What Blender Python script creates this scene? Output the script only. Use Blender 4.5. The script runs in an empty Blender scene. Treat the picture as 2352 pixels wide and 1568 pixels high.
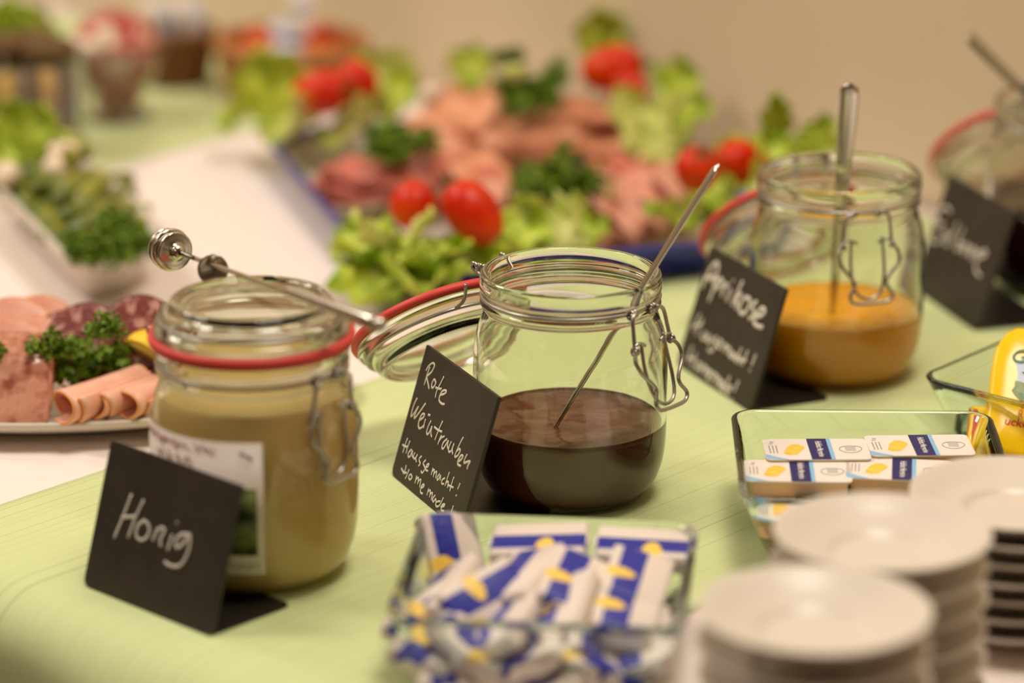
import bpy, bmesh, math, random
from mathutils import Vector, Matrix, Euler, noise
random.seed(7)
C = bpy.context.scene
COL = C.collection
PI = math.pi

# ------------------------------------------------------------------ camera, light, exposure
F_PX, TH, H = 7500.0, math.radians(17.8), 0.6126
cam_d = bpy.data.cameras.new('camera'); cam = bpy.data.objects.new('camera', cam_d); COL.objects.link(cam)
cam.location = (0, 0, H); cam.rotation_euler = (PI/2 - TH, 0, 0)
cam_d.sensor_width = 36; cam_d.lens = F_PX/2352*36
cam_d.clip_start = 0.05
cam_d.dof.use_dof = True; cam_d.dof.focus_distance = 1.73; cam_d.dof.aperture_fstop = 2.85; cam_d.dof.aperture_blades = 9
C.camera = cam
w = bpy.data.worlds.new('room_air'); C.world = w; w.use_nodes = True
w.node_tree.nodes['Background'].inputs[0].default_value = (1, .90, .76, 1)
w.node_tree.nodes['Background'].inputs[1].default_value = 0.25
C.view_settings.view_transform = 'Standard'; C.view_settings.look = 'None'
C.view_settings.gamma = 1; C.view_settings.use_curve_mapping = False
C.view_settings.exposure = 0.26
C.cycles.max_bounces = 14; C.cycles.transmission_bounces = 12; C.cycles.transparent_max_bounces = 12
C.cycles.diffuse_bounces = 4; C.cycles.glossy_bounces = 6
C.cycles.caustics_refractive = True; C.cycles.caustics_reflective = True
C.cycles.blur_glossy = 1.0; C.cycles.sample_clamp_indirect = 4
C.cycles.use_denoising = True

EA = Vector((.7071, -.7071, 0)); EB = Vector((.7071, .7071, 0))     # along the wall, towards the wall
def lamp(x, y, sx, sy, power, color=(1, .915, .81)):
    l = bpy.data.lights.new('ceiling_light', 'AREA'); l.shape = 'RECTANGLE'; l.size = sx; l.size_y = sy
    l.energy = power; l.color = color
    o = bpy.data.objects.new('ceiling_light', l); COL.objects.link(o)
    o.location = (x, y, 1.85); o.rotation_euler = (0, 0, -PI/4)
    return o
for (x, y, e) in ((-1.6, 1.8, 22), (.30, 1.50, 19), (-1.5, 3.1, 15), (-.9, -.4, 2)):
    lamp(x, y, .6, .6, e)
for (x, y) in ((-.74, -.45), (-3.3, .9)):
    lamp(x, y, .12, .12, 4.5, (1, .90, .76))

# ------------------------------------------------------------------ helpers
def G(x, y, z=0.0):
    """the point of the plane at height z that stands at photo pixel x, y"""
    u = (x-1176)/F_PX; v = (y-784)/F_PX
    d = Vector((u, math.cos(TH)-v*math.sin(TH), -math.sin(TH)-v*math.cos(TH)))
    return d*((H-z)/-d.z) + Vector((0, 0, H))
def lin(c):
    c = c/255.0
    return c/12.92 if c <= .04045 else ((c+.055)/1.055)**2.4
def rgb(r, g, b): return (lin(r), lin(g), lin(b), 1)
MATS = {}
def mat(name, c1, c2=None, scale=40, rough=.5, bump=0, bscale=None, sss=0, trans=0, metal=0, ior=1.45, coat=0, spec=.5, contrast=(.35, .65), detail=3, coord='Object'):
    if name in MATS: return MATS[name]
    m = bpy.data.materials.new(name); m.use_nodes = True; nt = m.node_tree; n = nt.nodes; L = nt.links
    p = n['Principled BSDF']; p.inputs['Base Color'].default_value = c1; p.inputs['Roughness'].default_value = rough
    p.inputs['Metallic'].default_value = metal; p.inputs['IOR'].default_value = ior
    p.inputs['Transmission Weight'].default_value = trans; p.inputs['Coat Weight'].default_value = coat
    p.inputs['Specular IOR Level'].default_value = spec
    if sss:
        p.inputs['Subsurface Weight'].default_value = sss; p.inputs['Subsurface Radius'].default_value = (1, .5, .25)
        p.inputs['Subsurface Scale'].default_value = .004
    tc = n.new('ShaderNodeTexCoord')
    if c2 is not None:
        t = n.new('ShaderNodeTexNoise'); t.inputs['Scale'].default_value = scale; t.inputs['Detail'].default_value = detail
        r = n.new('ShaderNodeValToRGB'); r.color_ramp.elements[0].color = c1; r.color_ramp.elements[1].color = c2
        r.color_ramp.elements[0].position, r.color_ramp.elements[1].position = contrast
        L.new(tc.outputs[coord], t.inputs['Vector']); L.new(t.outputs['Fac'], r.inputs['Fac']); L.new(r.outputs['Color'], p.inputs['Base Color'])
    if bump:
        t2 = n.new('ShaderNodeTexNoise'); t2.inputs['Scale'].default_value = bscale or scale*2; t2.inputs['Detail'].default_value = 4
        b = n.new('ShaderNodeBump'); b.inputs['Strength'].default_value = bump; b.inputs['Distance'].default_value = .002
        L.new(tc.outputs[coord], t2.inputs['Vector']); L.new(t2.outputs['Fac'], b.inputs['Height']); L.new(b.outputs['Normal'], p.inputs['Normal'])
    MATS[name] = m
    return m
def math_node(nt, op, a, b=None, c=None):
    n = nt.nodes.new('ShaderNodeMath'); n.operation = op
    for i, v in enumerate((a, b, c)):
        if v is None: continue
        if isinstance(v, (int, float)): n.inputs[i].default_value = v
        else: nt.links.new(v, n.inputs[i])
    return n.outputs[0]
def glass(name, color, absorb=None, density=0, rough=0.0, ior=1.5):
    m = bpy.data.materials.new(name); m.use_nodes = True; nt = m.node_tree; nt.nodes.clear()
    g = nt.nodes.new('ShaderNodeBsdfGlass'); g.inputs['Color'].default_value = color; g.inputs['Roughness'].default_value = rough; g.inputs['IOR'].default_value = ior
    o = nt.nodes.new('ShaderNodeOutputMaterial'); nt.links.new(g.outputs[0], o.inputs['Surface'])
    if absorb:
        v = nt.nodes.new('ShaderNodeVolumeAbsorption'); v.inputs['Color'].default_value = absorb; v.inputs['Density'].default_value = density
        nt.links.new(v.outputs[0], o.inputs['Volume'])
    MATS[name] = m
    return m

def mesh_obj(name, verts, faces, m=None, parent=None, smooth=True):
    me = bpy.data.meshes.new(name); me.from_pydata([tuple(v) for v in verts], [], faces); me.update()
    if smooth: me.polygons.foreach_set('use_smooth', [True]*len(me.polygons))
    if m: me.materials.append(m)
    bm = bmesh.new(); bm.from_mesh(me); bmesh.ops.recalc_face_normals(bm, faces=bm.faces); bm.to_mesh(me); bm.free()
    o = bpy.data.objects.new(name, me); COL.objects.link(o)
    if parent: o.parent = parent
    return o
class MB:
    """collects pieces of ONE mesh"""
    def __init__(s): s.v = []; s.f = []
    def add(s, v, f, M=None):
        k = len(s.v); s.v += [(M @ Vector(q)) if M else Vector(q) for q in v]; s.f += [tuple(i+k for i in q) for q in f]; return s
    def build(s, name, m=None, parent=None, smooth=True): return mesh_obj(name, s.v, s.f, m, parent, smooth)
def thing(name, label, cat, loc=(0, 0, 0), rot=(0, 0, 0), group=None):
    o = bpy.data.objects.new(name, None); COL.objects.link(o); o.empty_display_size = .01
    o.location = loc; o.rotation_euler = rot
    return tag(o, label, cat, group)
def tag(o, label, cat, group=None, kind=None):
    o['label'] = label; o['category'] = cat
    if group: o['group'] = group
    if kind: o['kind'] = kind
    return o
def struct(o): o['kind'] = 'structure'; return o
def dup(root, loc=None, rot=None, label=None, group=None, scale=None):
    r = root.copy(); COL.objects.link(r)
    if loc is not None: r.location = loc
    if rot is not None: r.rotation_euler = rot
    if label: r['label'] = label
    if group: r['group'] = group
    if scale: r.scale = scale if isinstance(scale, tuple) else (scale,)*3
    for ch in list(root.children):
        c = ch.copy(); COL.objects.link(c); c.parent = r
        for g in list(ch.children):
            d = g.copy(); COL.objects.link(d); d.parent = c
    return r
def lathe_vf(prof, seg=64, close=False):
    """prof: (r, z) list; r = 0 ends become poles"""
    v = []; f = []; rows = []
    for r, z in prof:
        if r < 1e-7: rows.append([len(v)]); v.append((0, 0, z))
        else:
            rows.append(list(range(len(v), len(v)+seg)))
            v += [(r*math.cos(2*PI*i/seg), r*math.sin(2*PI*i/seg), z) for i in range(seg)]
    pairs = list(zip(rows, rows[1:])) + ([(rows[-1], rows[0])] if close else [])
    for a, b in pairs:
        for i in range(seg):
            j = (i+1) % seg
            if len(a) == 1 and len(b) == 1: continue
            if len(a) == 1: f.append((a[0], b[j], b[i]))
            elif len(b) == 1: f.append((a[i], a[j], b[0]))
            else: f.append((a[i], a[j], b[j], b[i]))
    return v, f
def smooth_prof(p, n=4):
    out = []
    for i in range(len(p)-1):
        p0 = p[max(i-1, 0)]; p1 = p[i]; p2 = p[i+1]; p3 = p[min(i+2, len(p)-1)]
        for k in range(n):
            t = k/n
            q = [0.5*((2*p1[j]) + (-p0[j]+p2[j])*t + (2*p0[j]-5*p1[j]+4*p2[j]-p3[j])*t*t + (-p0[j]+3*p1[j]-3*p2[j]+p3[j])*t**3) for j in range(len(p1))]
            q[0] = max(q[0], 0) if len(q) == 2 else q[0]
            out.append(tuple(q))
    out.append(tuple(p[-1])); return out
def tube_vf(path, rad, seg=8, closed=False, caps=True, flat=1.0):
    path = [Vector(p) for p in path]; n = len(path); v = []; f = []
    rs = rad if isinstance(rad, (list, tuple)) else [rad]*n
    up = None
    for i, p in enumerate(path):
        a = path[(i-1) % n] if (closed or i > 0) else p; b = path[(i+1) % n] if (closed or i < n-1) else p
        t = (b-a)
        t = t.normalized() if t.length > 1e-9 else Vector((0, 0, 1))
        if up is None:
            up = t.orthogonal().normalized()
            if abs(t.z) < .9: up = (Vector((0, 0, 1)) - t*t.z).normalized()
        else:
            up = (up - t*up.dot(t)); up = up.normalized() if up.length > 1e-6 else t.orthogonal().normalized()
        s = t.cross(up)
        for k in range(seg):
            c = 2*PI*k/seg; v.append(p + (up*math.cos(c)*flat + s*math.sin(c))*rs[i])
    for i in range(n if closed else n-1):
        for k in range(seg):
            a = i*seg+k; b = i*seg+(k+1) % seg; j = (i+1) % n
            f.append((a, b, j*seg+(k+1) % seg, j*seg+k))
    if caps and not closed:
        f.append(tuple(range(seg))[::-1]); f.append(tuple(range((n-1)*seg, n*seg)))
    return v, f
def spline(path, n=6, closed=False):
    p = [tuple(q) for q in path]
    if closed:
        q = smooth_prof3([p[-1]]+p+[p[0], p[1]], n); return q[n:-n-1]
    return smooth_prof3(p, n)
def smooth_prof3(p, n):
    out = []
    for i in range(len(p)-1):
        p0 = Vector(p[max(i-1, 0)]); p1 = Vector(p[i]); p2 = Vector(p[i+1]); p3 = Vector(p[min(i+2, len(p)-1)])
        for k in range(n):
            t = k/n; out.append(0.5*((2*p1) + (p2-p0)*t + (2*p0-5*p1+4*p2-p3)*t*t + (3*p1-p0-3*p2+p3)*t**3))
    out.append(Vector(p[-1])); return out
def box_vf(x0, x1, y0, y1, z0, z1):
    v = [(x, y, z) for z in (z0, z1) for y in (y0, y1) for x in (x0, x1)]
    return v, [(0, 2, 3, 1), (4, 5, 7, 6), (0, 1, 5, 4), (2, 6, 7, 3), (0, 4, 6, 2), (1, 3, 7, 5)]
def bevel(o, wd, seg=2, angle=None):
    b = o.modifiers.new('soft_edge', 'BEVEL'); b.width = wd; b.segments = seg
    if angle: b.limit_method = 'ANGLE'; b.angle_limit = angle
    return o
def solid(o, t, off=0):
    s = o.modifiers.new('thickness', 'SOLIDIFY'); s.thickness = t; s.offset = off; return o
def rrect(hx, hy, r, n=6):
    pts = []
    for cx, cy, a0 in ((hx-r, hy-r, 0), (-(hx-r), hy-r, PI/2), (-(hx-r), -(hy-r), PI), (hx-r, -(hy-r), 1.5*PI)):
        for k in range(n+1):
            a = a0 + PI/2*k/n; pts.append((cx+r*math.cos(a), cy+r*math.sin(a)))
    return pts
def loft_rings(rings, cap0=True, cap1=True):
    v = []; f = []; n = len(rings[0])
    for r in rings: v += r
    for i in range(len(rings)-1):
        for k in range(n):
            f.append((i*n+k, i*n+(k+1) % n, (i+1)*n+(k+1) % n, (i+1)*n+k))
    if cap0: f.append(tuple(range(n))[::-1])
    if cap1: f.append(tuple(range((len(rings)-1)*n, len(rings)*n)))
    return v, f
def text_mesh(name, body, size, m, parent, align='CENTER', bold=0.0, shear=0.0, depth=0.0):
    cu = bpy.data.curves.new('writing', 'FONT'); cu.body = body; cu.size = size; cu.align_x = align; cu.align_y = 'CENTER'
    cu.offset = bold; cu.shear = shear; cu.extrude = depth; cu.resolution_u = 3
    t = bpy.data.objects.new('writing', cu); COL.objects.link(t)
    dg = bpy.context.evaluated_depsgraph_get(); me = bpy.data.meshes.new_from_object(t.evaluated_get(dg))
    bpy.data.objects.remove(t); bpy.data.curves.remove(cu)
    me.materials.clear(); me.materials.append(m)
    o = bpy.data.objects.new(name, me); COL.objects.link(o); o.parent = parent
    return o

# ------------------------------------------------------------------ materials
M_glass = glass('jar_glass', (.975, .985, .96, 1), (.80, .92, .66, 1), 2.0)
M_dish = glass('dish_glass', (.97, .99, .98, 1), (.45, .80, .68, 1), 16)
M_clear = glass('goblet_glass', (.97, .985, .98, 1))
M_steel = mat('polished_steel', rgb(205, 200, 190), rough=.16, metal=1)
M_wire = mat('galvanised_wire', rgb(176, 170, 162), rough=.33, metal=1)
M_rubber = mat('red_rubber', rgb(212, 66, 58), rough=.5, sss=.15)
M_slate = mat('black_board', rgb(50, 42, 34), rgb(58, 49, 40), 60, rough=.52, bump=.05, bscale=900)
M_foot = mat('black_plastic', rgb(30, 25, 20), rough=.4)
M_chalk = mat('white_chalk_pen', rgb(220, 210, 196), rough=.7)
M_porc = mat('white_porcelain', rgb(216, 205, 190), rough=.3)
M_enamel = mat('white_enamel', rgb(205, 196, 180), rough=.2)
M_blue = mat('cobalt_rim', rgb(34, 46, 140), rough=.22, coat=.3)
M_lettuce = mat('lettuce_green', rgb(134, 176, 14), rgb(216, 224, 86), 45, rough=.38, bump=.6, bscale=220, sss=.12)
M_lettuce_pale = mat('lettuce_pale', rgb(170, 190, 50), rgb(228, 224, 140), 40, rough=.4, bump=.5, bscale=200, sss=.12)
M_parsley = mat('parsley_green', rgb(76, 116, 4), rgb(132, 160, 20), 160, rough=.5, bump=.5, bscale=500)
M_parsley_stem = mat('parsley_stem', rgb(92, 132, 40), rough=.5)
M_tomato = mat('tomato_skin', rgb(200, 24, 0), rgb(226, 72, 4), 25, rough=.35, spec=.3)
M_calyx = mat('tomato_calyx', rgb(70, 92, 30), rough=.6)
M_ham = mat('cooked_ham', rgb(226, 142, 104), rgb(238, 172, 136), 50, rough=.36, sss=.25)
M_ham_dark = mat('smoked_ham', rgb(186, 88, 74), rgb(208, 120, 100), 45, rough=.36, sss=.2)
M_ham_pink = mat('pink_ham', rgb(210, 132, 110), rgb(232, 172, 148), 60, rough=.36, sss=.25)
M_roast = mat('roast_ham', rgb(178, 104, 72), rgb(212, 142, 104), 50, rough=.4, sss=.2)
M_fatham = mat('ham_roll', rgb(242, 172, 146), rgb(248, 190, 164), 60, rough=.38, sss=.3)
M_rind = mat('ham_edge', rgb(236, 158, 92), rough=.4, sss=.2)
M_aspic = mat('brawn_meat', rgb(152, 76, 58), rgb(212, 150, 122), 80, rough=.22, coat=.4, bump=.3, contrast=(.4, .6))
M_salami = mat('salami_meat', rgb(128, 56, 50), rgb(202, 148, 132), 210, rough=.4, contrast=(.5, .62), detail=4)
M_casing = mat('salami_casing', rgb(118, 60, 44), rough=.5)
M_lemon = mat('lemon_peel', rgb(240, 190, 8), rgb(248, 206, 30), 60, rough=.35, bump=.4, bscale=700)
M_lemonflesh = mat('lemon_flesh', rgb(240, 214, 110), rough=.25, sss=.3)
M_radish = mat('radish_skin', rgb(168, 40, 42), rgb(196, 84, 78), 60, rough=.25)
M_radishcut = mat('radish_flesh', rgb(240, 222, 196), rgb(232, 202, 176), 70, rough=.35)
M_gherkin = mat('gherkin_skin', rgb(96, 108, 18), rgb(156, 152, 48), 70, rough=.28, bump=.5, bscale=260, coat=.3)
M_gherkin2 = mat('gherkin_bluegreen', rgb(86, 104, 36), rgb(124, 132, 54), 70, rough=.28, bump=.5, bscale=260, coat=.3)
M_wicker = mat('wicker', rgb(190, 132, 74), rgb(160, 104, 52), 120, rough=.6, bump=.3)
M_wicker_dk = mat('brown_wicker', rgb(132, 84, 28), rgb(104, 62, 18), 120, rough=.6, bump=.3)
M_honeyjar = mat('creamy_honey', rgb(252, 216, 136), rgb(254, 222, 148), 30, rough=.35, sss=.25)
M_jam = mat('grape_jam', rgb(92, 42, 26), rgb(98, 47, 30), 60, rough=.16, coat=.2, bump=.22, bscale=70)
M_apricot = mat('apricot_jam', rgb(255, 168, 0), rgb(255, 180, 8), 60, rough=.2, coat=.2, bump=.25, bscale=90, sss=.2)
M_strawb = mat('strawberry_jam', rgb(46, 6, 8), rgb(66, 12, 12), 60, rough=.15, coat=.5, bump=.3, bscale=90)
M_paper = mat('white_paper', rgb(232, 218, 206), rough=.6)
M_foil = mat('white_foil', rgb(236, 226, 216), rough=.35)
M_pink_ink = mat('pink_ink', rgb(222, 166, 164), rough=.6)
M_grey_ink = mat('grey_ink', rgb(150, 140, 140), rough=.6)
M_black_ink = mat('black_ink', rgb(40, 40, 44), rough=.6)
M_navy_ink = mat('navy_ink', rgb(32, 30, 98), rough=.4)
M_sky_ink = mat('light_blue_ink', rgb(140, 190, 228), rough=.4)
M_butter_ink = mat('butter_yellow_ink', rgb(250, 190, 50), rgb(255, 214, 96), 150, rough=.4)
M_tray = mat('cream_plastic', rgb(232, 200, 150), rough=.35, sss=.3)
M_photo = mat('meadow_photo', rgb(34, 46, 22), rgb(112, 122, 60), 70, rough=.35, contrast=(.42, .62))
M_sachet = mat('yellow_film', rgb(250, 206, 8), rgb(246, 198, 4), 30, rough=.25, bump=.15, bscale=80)
M_green_ink = mat('green_ink', rgb(10, 112, 64), rough=.4)
M_red_ink = mat('red_ink', rgb(214, 64, 44), rough=.4)
M_field_ink = mat('field_green_ink', rgb(76, 116, 34), rgb(128, 150, 60), 260, rough=.4)
M_hill_ink = mat('sky_ink', rgb(190, 204, 222), rough=.4)
M_soil_ink = mat('furrow_ink', rgb(196, 170, 96), rgb(110, 140, 60), 400, rough=.4)

def cloth_mat(name, base, dark, lines):
    m = bpy.data.materials.new(name); m.use_nodes = True; nt = m.node_tree; n = nt.nodes; L = nt.links
    p = n['Principled BSDF']; p.inputs['Roughness'].default_value = .75; p.inputs['Sheen Weight'].default_value = .1
    tc = n.new('ShaderNodeUVMap'); sep = n.new('ShaderNodeSeparateXYZ'); L.new(tc.outputs['UV'], sep.inputs[0])
    u, v = sep.outputs[0], sep.outputs[1]          # metres across and along the cloth
    nz = n.new('ShaderNodeTexNoise'); nz.noise_dimensions = '1D'; nz.inputs['Scale'].default_value = 55; L.new(u, nz.inputs['W'])
    mix = n.new('ShaderNodeMixRGB'); mix.inputs[1].default_value = base; mix.inputs[2].default_value = dark
    if lines:
        ph = math_node(nt, 'ADD', math_node(nt, 'MULTIPLY', u, 150.0), math_node(nt, 'MULTIPLY', nz.outputs['Fac'], 3.0))
        fr = math_node(nt, 'FRACT', ph); line = math_node(nt, 'LESS_THAN', fr, .07)
        dash = math_node(nt, 'GREATER_THAN', math_node(nt, 'FRACT', math_node(nt, 'MULTIPLY', v, 560.0)), .38)
        fac = math_node(nt, 'MULTIPLY', line, math_node(nt, 'ADD', math_node(nt, 'MULTIPLY', dash, .45), .10))
        L.new(fac, mix.inputs[0])
    else:
        wv = n.new('ShaderNodeTexNoise'); wv.inputs['Scale'].default_value = 14; wv.inputs['Detail'].default_value = 1; L.new(tc.outputs['UV'], wv.inputs['Vector'])
        rg = math_node(nt, 'LESS_THAN', math_node(nt, 'FRACT', math_node(nt, 'MULTIPLY', wv.outputs['Fac'], 9.0)), .5)
        fac = math_node(nt, 'MULTIPLY', rg, .10); L.new(fac, mix.inputs[0])
    L.new(mix.outputs[0], p.inputs['Base Color'])
    we = n.new('ShaderNodeTexNoise'); we.inputs['Scale'].default_value = 1500; L.new(tc.outputs['UV'], we.inputs['Vector'])
    b = n.new('ShaderNodeBump'); b.inputs['Strength'].default_value = .25; b.inputs['Distance'].default_value = .0006
    hgt = math_node(nt, 'SUBTRACT', math_node(nt, 'MULTIPLY', we.outputs['Fac'], .4), fac)
    L.new(hgt, b.inputs['Height']); L.new(b.outputs[0], p.inputs['Normal'])
    return m
M_white_cloth = cloth_mat('white_damask', rgb(238, 224, 216), rgb(226, 210, 200), False)
M_runner = cloth_mat('green_linen', rgb(203, 213, 153), rgb(132, 143, 84), True)

# ------------------------------------------------------------------ the room
WALL_B = 2.515/math.sqrt(2)            # distance of the wall along EB
def plane_box(name, a0, a1, b0, b1, z0, z1, m):
    v, f = box_vf(a0, a1, b0, b1, z0, z1)
    R = Matrix(((EA.x, EB.x, 0), (EA.y, EB.y, 0), (0, 0, 1)))
    o = mesh_obj(name, [R @ Vector(q) for q in v], f, m, smooth=False)
    bm = bmesh.new(); bm.from_mesh(o.data); bmesh.ops.recalc_face_normals(bm, faces=bm.faces); bm.to_mesh(o.data); bm.free()
    return struct(o)
M_wall = mat('wall_plaster', rgb(220, 200, 168), rgb(226, 206, 174), 6, rough=.85, bump=.15, bscale=220)
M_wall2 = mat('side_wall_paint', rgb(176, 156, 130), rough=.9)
M_ceil = mat('ceiling_paint', rgb(216, 206, 190), rough=.9)
M_floor = mat('brown_floor', rgb(92, 66, 46), rgb(74, 52, 36), 8, rough=.45)
plane_box('wall_back', -4, 2, WALL_B, WALL_B+.1, -.75, 1.9, M_wall)
plane_box('wall_front', -4, 2, -3.1, -3, -.75, 1.9, M_wall2)
plane_box('wall_left', -4.1, -4, -3.1, WALL_B+.1, -.75, 1.9, M_wall2)
plane_box('wall_right', 2, 2.1, -3.1, WALL_B+.1, -.75, 1.9, M_wall2)
plane_box('floor', -4.1, 2.1, -3.1, WALL_B+.1, -.85, -.75, M_floor)
plane_box('ceiling', -4.1, 2.1, -3.1, WALL_B+.1, 1.9, 2.0, M_ceil)
# buffet table under the cloths
B0 = 1.235/math.sqrt(2)                # front edge of the table along EB
M_wood = mat('beech_table', rgb(150, 110, 70), rgb(130, 92, 56), 20, rough=.5)
tb = thing('buffet_table', 'long buffet table hidden under the white cloth, against the wall', 'table', (0, 0, 0))
def tpart(name, a0, a1, b0, b1, z0, z1):
    v, f = box_vf(a0, a1, b0, b1, z0, z1); R = Matrix(((EA.x, EB.x, 0), (EA.y, EB.y, 0), (0, 0, 1)))
    o = mesh_obj(name, [R @ Vector(q) for q in v], f, M_wood, tb, smooth=False); return o
TA0, TA1 = -2.4, -.55
tpart('tabletop', -2.6, -.5, B0+.037, WALL_B-.004, -.032, -.0035)
for a in (-2.5, -.6):
    for b in (B0+.06, WALL_B-.08): tpart('leg', a-.025, a+.025, b-.025, b+.025, -.75, -.032)

def drape(name, origin, du, dv, ulen, v_in, drop, z, th, m, R=.035, nu=40, waves=.004, skew=0.0):
    """cloth: flat on the table and rounding over its front edge; u runs along, v runs inwards from the edge"""
    prof = []                           # (inward distance, height, arc length)
    nf = 26
    for i in range(nf+1): prof.append((R + (v_in-R)*(1-i/nf), 0.0))
    for i in range(1, 9): a = PI/2*i/8; prof.append((R - R*math.sin(a), -R + R*math.cos(a)))
    for i in range(1, 9): prof.append((0.0 - .02*i/8, -R - (drop-R)*i/8))
    arc = [0]
    for p, q in zip(prof, prof[1:]): arc.append(arc[-1]+math.hypot(q[0]-p[0], q[1]-p[1]))
    v = []; uv = []; f = []; W = len(prof)
    for i in range(nu+1):
        s = i/nu*ulen
        for k, (b, h) in enumerate(prof):
            amp = max(0.0, min(1.0, (-h-.01)/.15))
            ga = (origin + du*s).dot(EA); wob = waves*4*amp*math.sin(ga*38+.6*math.sin(ga*9))
            p = origin + du*(s + skew*b) + dv*(b - wob)
            v.append(Vector((p.x, p.y, z+h))); uv.append((s, arc[k]))
    for i in range(nu):
        for k in range(W-1): f.append((i*W+k, (i+1)*W+k, (i+1)*W+k+1, i*W+k+1))
    o = mesh_obj(name, v, f, m); me = o.data
    ul = me.uv_layers.new(name='UVMap')
    for l in me.loops: ul.data[l.index].uv = uv[l.vertex_index]
    bm = bmesh.new(); bm.from_mesh(me); bmesh.ops.recalc_face_normals(bm, faces=bm.faces)
    if sum(fc.normal.z for fc in bm.faces) < 0: bmesh.ops.reverse_faces(bm, faces=bm.faces)
    bm.to_mesh(me); bm.free()
    solid(o, th, -1)
    return o
base = EB*B0
tc_ = drape('tablecloth', base + EA*-2.62, EA, EB, 2.14, WALL_B-B0-.006, .45, -.0012, .0008, M_white_cloth)
tag(tc_, 'white damask tablecloth spread over the whole buffet table', 'tablecloth')
# the runners lie across the table and hang over its front edge (direction RD along them, RN across)
def runner(edge_pt, width, skew, label):
    a = edge_pt.dot(EA) - skew*(edge_pt.dot(EB)-B0)
    o = drape('table_runner', base - EB*.003 + EA*a, EA, EB, width, WALL_B-B0-.02, .30, .0, .0008, M_runner, waves=.004, skew=skew)
    return tag(o, label, 'table runner', 'green table runners')
runner(G(120, 1118), .366, -.05, 'light green striped table runner under the jars and glass dishes')
runner(G(400, 345)-EA*.42, .42, -.09, 'light green table runner under the goblet and the wicker baskets')

# ------------------------------------------------------------------ clip-top jars
OUT = smooth_prof([(0, .0032), (.028, .0032), (.034, .0008), (.0375, 0), (.0415, .0022), (.0462, .008), (.0494, .017), (.0511, .027), (.0516, .040), (.0517, .060), (.0515, .075),
       (.0509, .083), (.0494, .0905), (.0475, .0960), (.0462, .1000), (.0459, .1030), (.0476, .1046), (.0478, .1062), (.0462, .1078), (.0458, .1098), (.0462, .1116),
       (.0478, .1128), (.0482, .1150), (.0480, .1185), (.0476, .1210), (.0462, .1220)], 3)
INN = smooth_prof([(.0446, .1216), (.0437, .1195), (.0434, .1120), (.0434, .1020), (.0444, .0965), (.0465, .0905), (.0483, .0830), (.0490, .0740), (.0491, .0580), (.0490, .0380),
       (.0483, .0250), (.0466, .0160), (.0435, .0095), (.0390, .0062), (.0330, .0052), (0, .0050)], 3)
def inner_r(z):
    best = .04
    for (r0, z0), (r1, z1) in zip(INN, INN[1:]):
        if z1 <= z <= z0 and z0 > z1: return r1 + (r0-r1)*(z-z1)/(z0-z1)
    return best
def ring_path(r, z, n=64, a0=0, a1=2*PI): return [(r*math.cos(a0+(a1-a0)*i/n), r*math.sin(a0+(a1-a0)*i/n), z) for i in range(n if abs(a1-a0-2*PI) < 1e-6 else n+1)]
def coil(mb, c, axis, r=.0019, wr=.0010, turns=2.2, pitch=.0021):
    axis = Vector(axis).normalized(); e = axis.orthogonal().normalized(); g = axis.cross(e); p = []
    for i in range(int(turns*10)+1):
        a = 2*PI*i/10; p.append(Vector(c) + e*math.cos(a)*r + g*math.sin(a)*r + axis*(pitch*i/10 - pitch*turns/2))
    mb.add(*tube_vf(p, wr, 6))
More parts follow.
